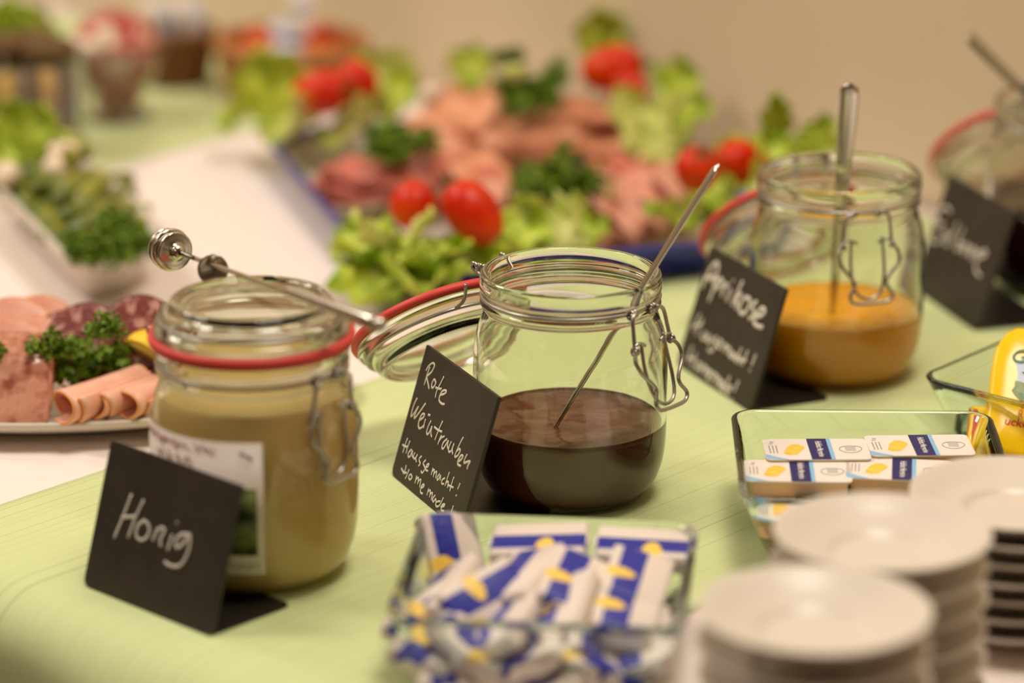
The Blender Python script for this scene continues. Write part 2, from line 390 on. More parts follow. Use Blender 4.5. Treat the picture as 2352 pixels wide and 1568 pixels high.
def jar(label, loc, ang, level, fill_mat, fill_name, lid, swing=0.0, clasp_seed=0, open_beta=225, twist=0.0, slack=(0, 0, 0)):
    t = thing('clip_top_jar', label, 'jar', loc, (0, 0, ang), 'clip top glass jars')
    v, f = lathe_vf(OUT+INN, 96); mesh_obj('glass_body', v, f, M_glass, t)
    # the filling: follows the inside of the glass, with a slightly uneven top
    prof = [(0, .0049)] + [(max(r+.00015, 0), z-.0001) for r, z in reversed(INN) if z < level-.001 and r > .001]
    rt = inner_r(level)+.00015
    prof += [(rt, level+.0009), (rt-.0015, level)]
    rings = 26; v, f = lathe_vf(prof + [((rt-.0015)*(1-k/rings), level) for k in range(1, rings)] + [(0, level)], 96)
    v = [Vector(q) for q in v]
    for q in v:
        rr = math.hypot(q.x, q.y)
        if q.z > level-.0003 and rr < rt-.0004:
            a = min(1, (rt-rr)/.006); q.z += a*(noise.noise(Vector((q.x*75+clasp_seed*9, q.y*75, 1.3)))*.0013 + noise.noise(Vector((q.x*230, q.y*230, clasp_seed)))*.0004)
    mesh_obj(fill_name, v, f, fill_mat, t)
    # neck wire with two coils at the front, two eyes at the hinge
    wz = .1092; wr = .0011; mb = MB()
    v_, f_ = tube_vf(ring_path(.0470, wz, 72), wr, 8, closed=True); mb.add(v_, f_)
    for s in (-.0078, .0078): coil(mb, (.0478, s, wz), (0, 1, .1))
    mesh_obj_ = mb.build('neck_wire', M_wire, t)
    hb = MB()
    for s in (-.012, .012):
        hb.add(*tube_vf(spline([(-.0462, s*1.15, wz), (-.0500, s, wz+.001), (-.0545, s*.95, wz+.003), (-.0590, s*.95, .1145), (-.0585, s*.95, .1175), (-.0560, s*.95, .1165), (-.0560, s*.95, .1140)], 4), wr, 7))
        coil(hb, (-.0572, s*.8, .1145), (0, 1, 0), .0017, .0009)
    hb.add(*tube_vf([(-.0572, -.011, .1145), (-.0572, .011, .1145)], .0009, 7))
    hb.build('hinge_wire', M_wire, t)
    # clasp: two links, an inner loop and the long lever loop, hanging from the coils and swung out
    piv = Vector((.0490, 0, wz)); R = Matrix.Translation(piv) @ Matrix.Rotation(-swing, 4, 'Y')
    def W(pts): return [R @ Vector((x, s, -z*.9)) for (s, z, x) in pts]
    cl = MB()
    for sg in (-1, 1):
        cl.add(*tube_vf(spline(W([(sg*.0085, -.0015, .0025), (sg*.0125, .001, .0032), (sg*.0138, .010, .0036), (sg*.0146, .019, .0040)]), 5), wr, 7))
        coil(cl, R @ Vector((.0042, sg*.0148, -.0173)), (0, 1, 0), .0018, .0009, 1.6)
        cl.add(*tube_vf(spline(W([(sg*.0148, .0165, .0042), (sg*.0120, .0155, .0048), (sg*.0088, .0165, .0044), (sg*.0062, .0180, .0040)]), 4), wr*.9, 7))
    cl.build('link', M_wire, t)
    lv = MB()
    lv.add(*tube_vf(spline(W([(-.0150, .0195, .0045), (-.0176, .0250, .0062), (-.0160, .0320, .0082), (-.0100, .0405, .0100), (-.0092, .0440, .0108), (-.0118, .0500, .0118), (-.0110, .0538, .0124), (-.0070, .0552, .0128),
        (.0070, .0552, .0128), (.0120, .0538, .0124), (.0135, .0500, .0118), (.0100, .0440, .0108), (.0112, .0390, .0098), (.0178, .0310, .0080), (.0180, .0240, .0062), (.0150, .0195, .0045)]), 5), wr, 8))
    lv.build('lever_loop', M_wire, t)
    il = MB()
    il.add(*tube_vf(spline(W([(-.0098, .0165, .0046), (-.0102, .0280, .0052), (-.0098, .0390, .0066), (-.0075, .0490, .0085), (-.0030, .0530, .0095), (.0030, .0530, .0095), (.0075, .0490, .0085), (.0098, .0390, .0066), (.0096, .0260, .0050), (.0085, .0140, .0044)]), 5), wr*.9, 8))
    il.build('inner_loop', M_wire, t)
    # lid: glass dish with plug, rubber ring and wire, turning on the hinge
    if lid is not None:
        hx, hz = -.0572, .1145
        beta = math.radians(open_beta if lid == 'open' else 0)
        Mx = Matrix.Translation((hx+slack[0], slack[1], hz+slack[2])) @ Matrix.Rotation(twist, 4, 'Z') @ Matrix.Rotation(-beta, 4, 'Y') @ Matrix.Translation((-hx, 0, .0095 if lid == 'closed' else .003))
        LP = smooth_prof([(0, .0148), (.026, .0148), (.0335, .0150), (.0352, .0166), (.0375, .0172), (.0396, .0164), (.0420, .0125), (.0436, .0085), (.0440, .0070), (.0462, .0058), (.0482, .0044), (.0486, .0020), (.0480, .0002), (.0462, 0)], 3)
        LI = smooth_prof([(.0438, .0002), (.0430, -.0030), (.0416, -.0036), (.0404, -.0022), (.0398, .0030), (.0380, .0085), (.0345, .0112), (.0260, .0116), (0, .0116)], 3)
        v, f = lathe_vf(LP+LI, 96); lg = mesh_obj('lid', [Mx @ Vector(q) for q in v], f, M_glass, t)
        if lid == 'open':      # grip ribs of the open lid: fine beads round the dome
            rb = MB()
            for i in range(150):
                a = 2*PI*i/150; rb.add(*box_vf(-.0006, .0006, -.0004, .0004, -.0004, .0004), Mx @ Matrix.Rotation(a, 4, 'Z') @ Matrix.Translation((.0376, 0, .0170)))
            rb.build('grip_bead', M_glass, lg)
        ring = [(.0484, .0010), (.0508, .0008), (.0514, -.0018), (.0508, -.0046), (.0484, -.0048)] if lid == 'closed' else [(.0436, -.0003), (.0506, -.0003), (.0512, -.0022), (.0506, -.0046), (.0436, -.0046)]
        sr = lathe_vf(ring, 96, close=True)
        sb = MB().add(sr[0], sr[1], Mx)
        ta = math.radians(200 if lid == 'closed' else 165)
        sb.build('rubber_ring', M_rubber, t, smooth=True)
        wv, wf = tube_vf(ring_path(.0452, .0078, 72), .0010, 8, closed=True)
        wm = MB().add(wv, wf, Mx)
        for s in (-.010, .010):
            wm.add(*tube_vf(spline([(-.0440, s*1.3, .0078), (-.0500, s, .0060), (-.0572, s, .0 if lid == 'open' else -.008)], 4), .0010, 7), Mx)
        wm.build('lid_wire', M_wire, t)
    return t
jH = jar('clip-top jar of pale creamy honey, closed lid, printed paper label', G(592, 1303)+Vector((0, 0, .0014)), math.radians(-37), .0935, M_honeyjar, 'honey', 'closed', swing=-.12, clasp_seed=1)
jM = jar('open clip-top jar of dark grape jam in the middle, lid hanging open', G(1308, 1127)+Vector((0, 0, .0014)), math.radians(-41), .0400, M_jam, 'jam', 'open', swing=.16, clasp_seed=2, open_beta=219, twist=math.radians(-17), slack=(-.004, -.003, -.007))
jA = jar('open clip-top jar of orange apricot jam, wire clasp facing the camera', G(1914, 852)+Vector((0, 0, .0014)), math.radians(-77), .0385, M_apricot, 'jam', 'open', swing=0.0, clasp_seed=3, slack=(0, 0, -.009), twist=math.radians(8))
jE = jar('open clip-top jar of dark red strawberry jam, cut off by the frame edge', G(2437, 652)+Vector((0, 0, .0014)), math.radians(-74), .0560, M_strawb, 'jam', 'open', swing=0.0, clasp_seed=4, slack=(0, 0, -.006))

# paper label on the honey jar
def patch(name, a0, a1, z0, z1, r, m, parent, n=24):
    v = []; f = []
    for i in range(n+1):
        a = math.radians(a0+(a1-a0)*i/n) - jH.rotation_euler.z
        for z in (z0, z1): v.append((r*math.cos(a), r*math.sin(a), z))
    for i in range(n): f.append((2*i, 2*i+2, 2*i+3, 2*i+1))
    o = mesh_obj(name, v, f, m, parent); solid(o, .00012); return o
lab = patch('paper_label', -200, -81, .0155, .0835, .05195, M_paper, jH, 40); lab['label'] = 'white paper label with pink heading and a meadow photo'
patch('printed_photo', -150, -85, .0255, .0600, .05212, M_photo, lab)
def scribble(name, a0, a1, z, hh, m, seed, n=60, r=.05216, wd=.00042):
    rnd = random.Random(seed); mb = MB(); p = []; i = 0
    while i < n:
        k = rnd.randint(5, 9); p = []
        for j in range(k):
            a = math.radians(a0+(a1-a0)*(i+j)/n) - jH.rotation_euler.z; zz = z + hh*(rnd.random()-.5)*(2.0 if j == 0 else 1.2)
            p.append((r*math.cos(a), r*math.sin(a), zz))
        mb.add(*tube_vf(spline(p, 3), wd, 5)); i += k+1
    return mb.build(name, m, lab)
scribble('label_print', -165, -112, .0785, .0042, M_pink_ink, 3)
scribble('label_print', -150, -120, .0715, .0036, M_pink_ink, 4, 40)
scribble('label_print', -104, -84, .0200, .0016, M_grey_ink, 5, 40, wd=.0003)
ba = math.radians(-90) - jH.rotation_euler.z
bd = MB()
for s0, z0, s1, z1, r0 in ((-.0035, .0785, .0030, .0750, .0012), (-.0020, .0800, -.0005, .0768, .0008), (.0005, .0770, .0025, .0738, .0008), (-.0010, .0765, .0035, .0765, .0006)):
    bd.add(*tube_vf([(.05216*math.cos(ba+q/.052), .05216*math.sin(ba+q/.052), z) for q, z in ((s0, z0), ((s0+s1)/2, (z0+z1)/2+.0006), (s1, z1))], r0, 6, flat=.2))
bd.build('bird_mark', M_black_ink, lab)

# ------------------------------------------------------------------ black board signs with chalk-pen lettering
ST = {
    'rote': [[(11.5,65.1),(10.8,60.4),(10.7,54.6)],[(8.1,61.9),(10.1,65.4),(13.5,67.9),(16.1,67.6),(16.1,65.8),(14.7,63.0),(10.6,59.3)],[(10.6,59.3),(14.9,56.4),(17.6,54.4)],[(20.3,60.9),(19.2,58.8),(19.6,56.5),(21.4,56.2),(23.0,58.2),(23.0,59.9),(20.3,60.9)],[(30.6,65.5),(28.8,60.7),(27.0,56.0),(27.4,52.5)],[(24.4,57.4),(28.2,57.9),(31.8,58.9)],[(32.3,55.6),(36.1,57.3),(38.2,59.1),(36.4,59.5),(33.2,57.9),(32.0,54.8),(32.7,52.6),(36.4,52.0),(40.0,52.8)]],
    'wein': [[(6.7,45.9),(5.0,40.8),(5.5,35.0),(8.6,38.4),(10.8,42.3),(9.6,38.0),(10.1,35.3),(14.0,40.1),(18.2,46.5)],[(16.6,36.4),(20.0,38.9),(20.4,40.8),(18.1,40.4),(16.5,37.8),(16.5,34.0),(18.8,32.4),(21.7,33.9),(22.9,35.3)],[(23.2,39.2),(23.1,36.8),(23.7,34.0)],[(24.6,42.1),(27.3,42.5)],[(30.0,40.3),(28.5,36.4),(28.7,33.0),(30.8,33.0),(32.2,35.9),(32.7,38.1),(33.5,34.5),(35.9,32.9)],[(43.2,44.4),(41.4,38.5),(40.3,32.6)],[(35.4,38.6),(40.5,38.5),(45.9,39.1)],[(46.3,37.3),(45.4,34.9),(45.1,31.7)],[(45.0,33.1),(47.1,36.2),(50.0,37.9)],[(53.6,37.6),(50.6,34.6),(50.5,31.8),(52.5,31.8),(54.4,35.1),(55.5,37.2),(56.1,34.6),(58.0,33.5)],[(59.1,38.0),(58.3,34.3),(59.6,32.4),(61.9,33.8),(62.6,38.1),(62.6,34.7),(64.7,32.5)],[(70.9,44.2),(69.2,39.9),(67.5,33.9),(67.8,32.3),(70.2,33.6),(71.7,36.7),(70.1,37.4),(68.3,35.7)],[(73.3,31.4),(75.8,33.6),(76.2,35.4),(74.1,35.1),(72.4,32.2),(73.0,29.9),(77.0,30.1)],[(80.3,37.8),(79.1,34.3),(79.6,32.8),(82.0,34.0),(85.5,35.5),(84.5,32.7),(84.8,31.0)]],
    'haus': [[(8.5,23.5),(7.8,18.9),(7.7,14.8)],[(12.2,23.1),(11.4,18.7),(11.8,15.6)],[(4.6,18.5),(8.8,18.7),(12.0,19.9)],[(16.8,19.7),(14.5,17.2),(15.2,15.0),(17.5,16.2),(18.2,19.5),(19.2,17.4),(21.3,16.3)],[(21.6,19.5),(21.2,17.0),(23.6,16.6),(25.1,19.6),(24.6,17.1),(26.4,15.5)],[(30.5,20.4),(28.7,18.5),(29.3,17.2),(31.2,16.4),(29.8,14.5)],[(36.5,20.1),(34.4,17.7),(36.4,16.8),(38.3,15.7),(36.4,12.8),(34.3,13.3)],[(38.6,16.5),(41.0,18.0),(41.1,19.4),(39.1,18.2),(39.2,15.6),(42.4,15.9)],[(46.9,19.2),(47.1,15.2)],[(46.8,16.4),(48.8,18.8),(50.2,15.0)],[(49.6,16.4),(52.1,18.9),(53.2,15.3)],[(56.2,18.9),(54.7,16.3),(55.7,15.2),(56.9,16.7),(57.7,18.5),(58.8,15.9)],[(63.4,18.9),(60.8,17.0),(61.6,15.2),(64.1,15.9)],[(66.4,23.3),(66.0,18.4),(65.8,15.3)],[(65.6,16.6),(68.0,18.6),(69.1,15.3)],[(72.9,22.8),(72.4,18.2),(72.8,14.6)],[(69.2,16.9),(75.6,17.7)],[(81.4,22.1),(80.6,18.5)],[(80.5,15.3),(81.4,15.0)]],
    'home': [[(15.5,10.3),(16.0,7.5),(14.7,5.0)],[(10.8,7.0),(15.3,5.9),(18.6,7.0)],[(20.3,9.5),(19.6,5.6),(18.7,3.6)],[(23.2,7.8),(22.3,5.8),(24.4,4.9),(26.2,6.8),(23.7,7.9)],[(31.0,9.5),(31.4,5.2)],[(31.4,7.1),(33.4,9.2),(34.9,5.7)],[(34.5,7.1),(36.8,9.2),(38.0,5.0)],[(39.8,5.3),(42.7,7.3),(41.1,7.9),(39.5,5.7),(40.5,3.2),(43.5,3.4)],[(48.5,8.2),(48.7,4.2)],[(48.4,5.9),(50.9,7.8),(52.3,4.3)],[(51.8,5.7),(54.0,7.5),(55.1,3.6)],[(57.9,7.4),(56.2,5.0),(57.8,3.6),(59.5,5.9),(60.9,4.5)],[(67.6,9.5),(66.1,4.8),(63.0,2.8),(61.0,3.8),(62.7,5.6),(65.5,6.5)],[(67.4,4.2),(70.9,5.7),(71.0,6.8),(68.6,5.6),(69.1,3.0),(72.4,3.5)],[(81.1,9.4),(80.5,5.6)],[(79.9,3.4),(80.6,3.1)]],
    'apr': [[(3.6,49.0),(5.5,56.4),(8.0,63.2),(11.2,66.6),(14.2,66.7),(16.0,62.6),(15.5,57.4),(14.4,54.3)],[(3.3,55.1),(9.7,56.9),(14.8,59.7)],[(18.7,59.4),(17.6,52.3),(16.3,44.0)],[(18.3,56.5),(21.9,59.8),(25.0,59.0),(24.4,56.4),(19.8,53.0)],[(29.8,59.7),(28.6,50.8)],[(28.0,55.3),(32.9,59.5)],[(37.5,58.0),(36.0,49.8)],[(36.6,63.0),(37.5,62.5)],[(47.4,65.7),(45.3,57.3),(43.1,49.0)],[(50.3,58.7),(45.3,53.8),(48.6,52.0),(48.9,48.4)],[(55.8,58.1),(52.3,53.0),(54.1,48.6),(59.8,49.2),(62.3,54.5),(60.9,57.9),(55.8,58.1)],[(69.5,59.2),(65.9,56.2),(67.7,53.9),(70.4,51.2),(65.9,47.5)],[(71.6,50.1),(78.7,53.5),(80.8,56.7),(77.0,57.5),(73.5,53.5),(71.8,48.5),(75.9,46.6),(83.8,47.6)]],
    'apr_haus': [[(10.7,34.7),(6.8,22.8)],[(15.5,33.2),(13.1,21.8)],[(6.5,25.6),(16.6,30.3)],[(22.2,27.3),(20.3,22.5),(24.2,22.9),(25.5,26.9),(25.9,22.7)],[(28.5,27.0),(27.8,22.5),(31.6,23.3),(32.4,26.8),(32.9,23.0)],[(37.5,28.3),(35.4,25.5),(38.6,24.0),(35.4,18.4),(31.3,19.0)],[(42.6,24.8),(44.4,27.1),(41.7,27.4),(40.4,23.5),(44.5,22.9)],[(48.3,27.6),(47.4,22.4)],[(47.3,24.5),(50.9,27.0),(51.6,22.2)],[(51.1,24.2),(55.0,26.8),(55.5,22.0)],[(59.6,26.0),(57.2,22.8),(59.9,21.9),(61.4,25.5),(62.4,22.0)],[(65.8,25.4),(63.4,23.0),(65.8,21.2)],[(67.7,30.6),(65.9,20.6)],[(66.6,22.9),(69.8,24.9),(70.1,20.8)],[(75.3,31.1),(73.5,21.1)],[(68.5,23.5),(76.8,25.3)],[(85.1,31.6),(84.1,24.4)],[(83.3,21.7),(84.3,21.3)]],
    'apr_home': [[(13.0,15.3),(10.8,4.2)],[(19.2,12.8),(18.1,2.4)],[(11.0,7.5),(20.8,9.0)],[(25.4,9.0),(23.3,5.5),(26.8,4.4),(28.6,7.5),(25.4,9.0)],[(31.7,9.8),(30.5,3.4)],[(30.4,5.9),(35.4,8.8),(35.5,3.1)],[(35.4,5.2),(39.5,8.3),(39.1,2.8)],[(42.0,5.5),(43.6,7.7),(40.7,7.6),(40.0,3.8),(43.5,3.1)],[(46.3,9.3),(45.5,2.3)],[(45.4,5.5),(49.9,8.3),(50.2,2.0)],[(50.1,4.5),(54.0,7.8),(53.8,2.1)],[(57.8,7.5),(55.1,4.2),(57.7,2.9),(59.4,7.0),(60.6,3.1)],[(64.0,11.9),(62.6,2.3),(58.9,2.2),(60.3,4.8),(64.0,5.9)],[(66.9,3.7),(69.7,6.3),(67.1,6.9),(65.2,2.8),(69.0,1.5)],[(75.2,12.6),(73.7,5.1)],[(73.5,0.8),(74.6,0.3)]],
    'hon': [[(22.4,52.2),(19.5,40.3),(16.1,28.2)],[(31.7,51.6),(28.1,41.2),(25.8,30.7)],[(18.3,39.3),(27.8,42.1)],[(34.7,42.0),(31.0,38.0),(31.3,33.4),(35.6,32.1),(39.5,35.5),(39.1,40.0),(34.7,42.0)],[(45.3,40.6),(43.4,33.8)],[(44.0,36.7),(47.0,41.3),(50.3,40.9),(48.6,35.9),(50.0,32.7)],[(56.3,40.2),(55.0,32.0)],[(57.4,46.9),(58.0,46.5)],[(66.6,43.1),(61.4,41.2),(59.4,36.7),(61.9,35.1),(66.1,39.8),(68.0,43.6),(69.4,36.7),(67.8,30.5),(64.3,26.5),(58.3,25.5),(54.3,26.3)]],
    'erd': [[(15.3,56.7),(8.2,58.0),(1.6,55.1),(-0.4,49.9),(3.4,46.3),(11.8,48.0),(0.9,44.3),(-1.6,38.5),(2.9,33.8),(11.7,35.0)],[(13.5,44.4),(13.4,35.5)],[(12.9,40.0),(18.3,44.5)],[(29.0,53.3),(27.5,44.9),(25.3,37.5),(20.3,37.8),(21.7,42.4),(27.5,44.9)],[(38.4,52.1),(36.9,40.0),(37.7,37.7),(42.6,39.9),(42.1,43.1),(38.0,42.4)],[(48.6,40.8),(51.5,43.2),(47.9,44.3),(46.3,40.1),(50.6,38.0)],[(57.1,40.7),(60.4,43.7),(56.4,44.6),(55.0,40.5),(59.2,37.8)],[(63.5,45.8),(63.5,37.5)],[(63.0,41.5),(68.4,45.5)],[(71.1,41.7),(76.7,45.4),(73.4,47.4),(69.9,43.5),(67.5,37.8),(71.0,33.0),(78.6,31.5)]],
}
LEAN = math.radians(17)
def sign(label, bl, wdir, words, wlen=.096, hlen=.0745, foot=.051, shift=0.0):
    wdir = Vector((wdir[0], wdir[1], 0)).normalized(); a = math.atan2(wdir.y, wdir.x)
    t = thing('table_sign', label, 'sign', (bl[0], bl[1], .0004), (0, 0, a), 'black table signs')
    R = Matrix.Rotation(-LEAN, 4, 'X')
    th = .0022; r = .0045
    out = [(r, 0)] + [(r-r*math.sin(k*PI/12), r-r*math.cos(k*PI/12)) for k in range(1, 7)] + [(0, hlen), (wlen, hlen), (wlen, r)] + [(wlen-r+r*math.cos(k*PI/12), r-r*math.sin(k*PI/12)) for k in range(1, 7)]
    n = len(out); v = [R @ Vector((x, 0, z)) for x, z in out] + [R @ Vector((x, th, z)) for x, z in out]
    f = [tuple(range(n)), tuple(range(2*n-1, n-1, -1))] + [(i+n, (i+1) % n+n, (i+1) % n, i)[::1] for i in range(n)]
    b = mesh_obj('board', v, f, M_slate, t, smooth=False); bevel(b, .0004, 2)
    fv, ff = loft_rings([[(x+wlen/2, y+foot/2+.002, z) for x, y in rrect(wlen/2-.001, foot/2, .004)] for z in (0, .0009)])
    mesh_obj('foot', fv, ff, M_foot, t, smooth=False)
    for nm, wr_ in words:
        mb = MB()
        for st in ST[nm]:
            pts = [R @ Vector((u/1000+shift, -.0001, w/1000)) for u, w in st]
            if len(pts) == 2: pts = [pts[0], (pts[0]+pts[1])/2, pts[1]]
            mb.add(*tube_vf(spline(pts, 4), wr_, 6, flat=1.0))
        # the strokes lie flat on the board
        Ri = R.inverted()
        mb.v = [R @ Vector(((Ri @ q).x, -.00012+(Ri @ q).y*.15, (Ri @ q).z)) for q in mb.v]
        mb.build('lettering', M_chalk, t)
    return t
sign('black sign lettered Honig, in front of the honey jar', (-.2137, 1.5103), (.7268, -.6869), [('hon', .0009)])
sign('black sign lettered Rote Weintrauben, beside the grape jam jar', (-.0661, 1.6707), (.4083, -.9129), [('rote', .00068), ('wein', .00068), ('haus', .0006), ('home', .0006)])
sign('black sign lettered Aprikose, beside the apricot jam jar', (.0986, 1.8627), (.3933, -.9194), [('apr', .0014), ('apr_haus', .0009), ('apr_home', .0009)])
sign('black sign lettered Erdbeere, beside the strawberry jam jar', (.2586, 2.0196), (.2935, -.956), [('erd', .0010)], shift=.0025, hlen=.078)

# ------------------------------------------------------------------ spoons and dipper
def orient(A, B, facing):
    """matrix: +Z runs from A to B, +Y looks towards facing"""
    z = (Vector(B)-Vector(A)).normalized(); y = (Vector(facing) - z*Vector(facing).dot(z)).normalized(); x = y.cross(z)
    return Matrix.Translation(Vector(A)) @ Matrix(((x.x, y.x, z.x), (x.y, y.y, z.y), (x.z, y.z, z.z))).to_4x4()
def spoon(label, A, B, facing, widths, bowl_len=.027, bowl_w=.0100, thick=.0011, m=M_steel, cat='spoon', name='teaspoon'):
    """A = tip of the bowl, B = end of the handle; widths: (fraction of handle, half width)"""
    Lg = (Vector(B)-Vector(A)).length; Mx = orient(A, B, facing)
    t = thing(name, label, cat, A, Mx.to_euler(), 'steel spoons')
    h0 = bowl_len-.003; v = []; f = []; N = 40; K = 10
    for i in range(N+1):
        q = i/N; z = h0 + (Lg-h0)*q
        for (q0, w0), (q1, w1) in zip(widths, widths[1:]):
            if q0 <= q <= q1: hw = w0 + (w1-w0)*((q-q0)/(q1-q0)); break
        rem = (Lg - z)
        tipw = widths[-1][1]
        if rem < tipw: hw *= math.sqrt(max(0.02, 1-(1-rem/tipw)**2))
        tt = thick*(1 if rem > .001 else .5)
        for k in range(K):
            a = 2*PI*k/K; v.append((hw*math.cos(a), tt*math.sin(a) - .15*hw*abs(math.cos(a))**2, z))
    for i in range(N):
        for k in range(K): f.append((i*K+k, i*K+(k+1) % K, (i+1)*K+(k+1) % K, (i+1)*K+k))
    f += [tuple(range(K))[::-1], tuple(range(N*K, N*K+K))]
    mesh_obj('handle', v, f, m, t)
    v = []; f = []; rows = 10; seg = 20
    for i in range(rows+1):
        ph = PI/2*i/rows
        for k in range(seg):
            a = 2*PI*k/seg; v.append((bowl_w*math.cos(a)*math.sin(ph), -.005*math.cos(ph), bowl_len/2*(1+math.sin(a)*math.sin(ph))))
    for i in range(rows):
        for k in range(seg): f.append((i*seg+k, i*seg+(k+1) % seg, (i+1)*seg+(k+1) % seg, (i+1)*seg+k))
    b = mesh_obj('bowl', v, f, m, t); solid(b, .0009)
    return t
z0 = .0014
def ext(A, B, d): A = Vector(A); B = Vector(B); return A + (A-B).normalized()*d
A1 = G(1278, 975, .041+z0); B1 = G(1651, 377, .192)
spoon('steel teaspoon in the grape jam, thin handle leaning to the right', ext(A1, B1, .034), B1, (.95, .3, -.55), [(0, .0017), (.35, .0022), (.8, .0034), (1, .0034)])
A2 = G(1912, 718, .039+z0)
def on_depth(px, py, y):               # the point of the vertical plane at depth y seen at a photo pixel
    q = G(px, py, 0) - Vector((0, 0, H)); return q*(y/q.y) + Vector((0, 0, H))
B2 = on_depth(1953, 190, A2.y-.024)
spoon('steel teaspoon standing upright in the apricot jam, rounded handle end up', ext(A2, B2, .031), B2, (-.05, -1, -.05), [(0, .0019), (.30, .0026), (.6, .0042), (.85, .0056), (1, .0056)])
jEc = jE.location; RE = jEc + Vector((-.030, .029, .1245)); AE = jEc + Vector((.012, -.012, .030))
dE = (G(2145, 0, .215)-RE).normalized()
spoon('long steel spoon leaning out of the strawberry jam jar to the left', RE - dE*.098, RE + dE*.12, (.2, -1, .2), [(0, .0022), (.5, .0038), (1, .0046)])

# honey dipper resting across the honey jar's lid
HD = Vector((-.1765, 1.6225, .1415)); HE = Vector((-.0608, 1.4675, .1490))
Mx = orient(HD, HE, (0, 0, 1)); Lh = (HE-HD).length
t = thing('honey_dipper', 'steel honey dipper with ribbed disc head lying across the honey jar', 'honey dipper', HD, Mx.to_euler())
v, f = lathe_vf(smooth_prof([(0, -.008), (.006, -.0078), (.0092, -.0066), (.0105, -.0050), (.0100, -.0040), (.0066, -.0034), (.0066, -.0022), (.0104, -.0016), (.0113, 0), (.0106, .0014), (.0066, .0020), (.0068, .0030), (.0098, .0034), (.0102, .0044), (.0094, .0052), (.0045, .0056), (.0040, .0075), (.0030, .0090), (.0014, .0100)], 3), 48)
mesh_obj('ribbed_head', v, f, M_steel, t)
v, f = lathe_vf([(0, .008), (.00125, .0085), (.0013, .03), (.0014, Lh*.56), (.0020, Lh*.57), (.0024, Lh*.575)], 20); mesh_obj('shaft', v, f, M_steel, t)
v, f = lathe_vf(smooth_prof([(0, Lh*.572), (.0024, Lh*.574), (.0027, Lh*.60), (.0034, Lh*.80), (.0037, Lh*.955), (.0030, Lh*.965), (.0032, Lh*.975), (.0036, Lh*.99), (.0020, Lh*1.0), (0, Lh*1.0)], 3), 28); mesh_obj('handle', v, f, M_steel, t)
# small round steel spoon behind it, its bowl standing up at the back of the lid
SD = G(489, 619, .140); SE = jH.location + Vector((.028, .012, .1425))
t = thing('round_spoon', 'small round steel spoon bowl showing behind the honey dipper', 'spoon', SD)
vv = []; ff = []
Fm = orient(Vector((0, 0, 0)), Vector((0, 0, 1)), (.15, -1, .2))
v, f = lathe_vf([(0, -.002), (.004, -.0017), (.0070, -.0007), (.0080, 0), (.0078, .0006), (.0068, -.0001), (.004, -.0010), (0, -.0013)], 36)
Rm = Matrix.Rotation(math.radians(80), 4, 'X') @ Matrix.Rotation(0, 4, 'Z')
mesh_obj('bowl', [Rm @ Vector(q) for q in v], f, M_steel, t)
mesh_obj('handle', *tube_vf(spline([(0, .001, -.0075), (.010, -.004, -.0045), (.035, -.020, -.0005), tuple(SE-SD)], 5), .0011, 8), M_steel, t)

# ------------------------------------------------------------------ glass dishes
def dish(label, c, ang, half=.069, base_=.053, h=.042):
    t = thing('glass_dish', label, 'dish', (c[0], c[1], .0004), (0, 0, ang), 'square glass dishes')
    n = 8
    def R(hh, r, z): return [(x, y, z) for x, y in rrect(hh, hh, r, n)]
    k = (half-base_)/h
    rings = [R(base_-.006, .009, .0008), R(base_-.003, .011, 0), R(base_, .013, .0015), R(base_+.0015+k*.002, .014, .004)]
    for q in (.012, .022, .032): rings.append(R(base_+k*q+.001, .014, q))
    rings += [R(half, .0145, h-.0025), R(half+.0008, .0148, h-.0008), R(half+.0002, .0145, h), R(half-.0012, .0138, h+.0002), R(half-.0026, .0125, h-.0006)]
    for q in (.033, .023, .014): rings.append(R(base_+k*q-.0023, .0112, q))
    rings += [R(base_-.0035+k*.004, .010, .0075), R(base_-.008, .008, .0048), R(base_-.016, .006, .0042)]
    v, f = loft_rings(rings, True, True); o = mesh_obj('glass_body', v, f, M_dish, t)
    return t
D1 = Vector((.0165, 1.428, .0004)); D2 = Vector((.185, 1.587, .0004)); D3 = Vector((.3215, 1.72, .0004))
A1_, A2_, A3_ = math.radians(-6), math.radians(-1.5), math.radians(49.2)
dish('square glass dish full of white and blue butter portions, nearest the camera', D1, A1_, half=.0675, base_=.053)
dish('square glass dish of flat margarine tubs, beside the saucer stacks', D2, A2_)
dish('square glass dish of yellow syrup sachets, set cornerwise at the frame edge', D3, A3_)

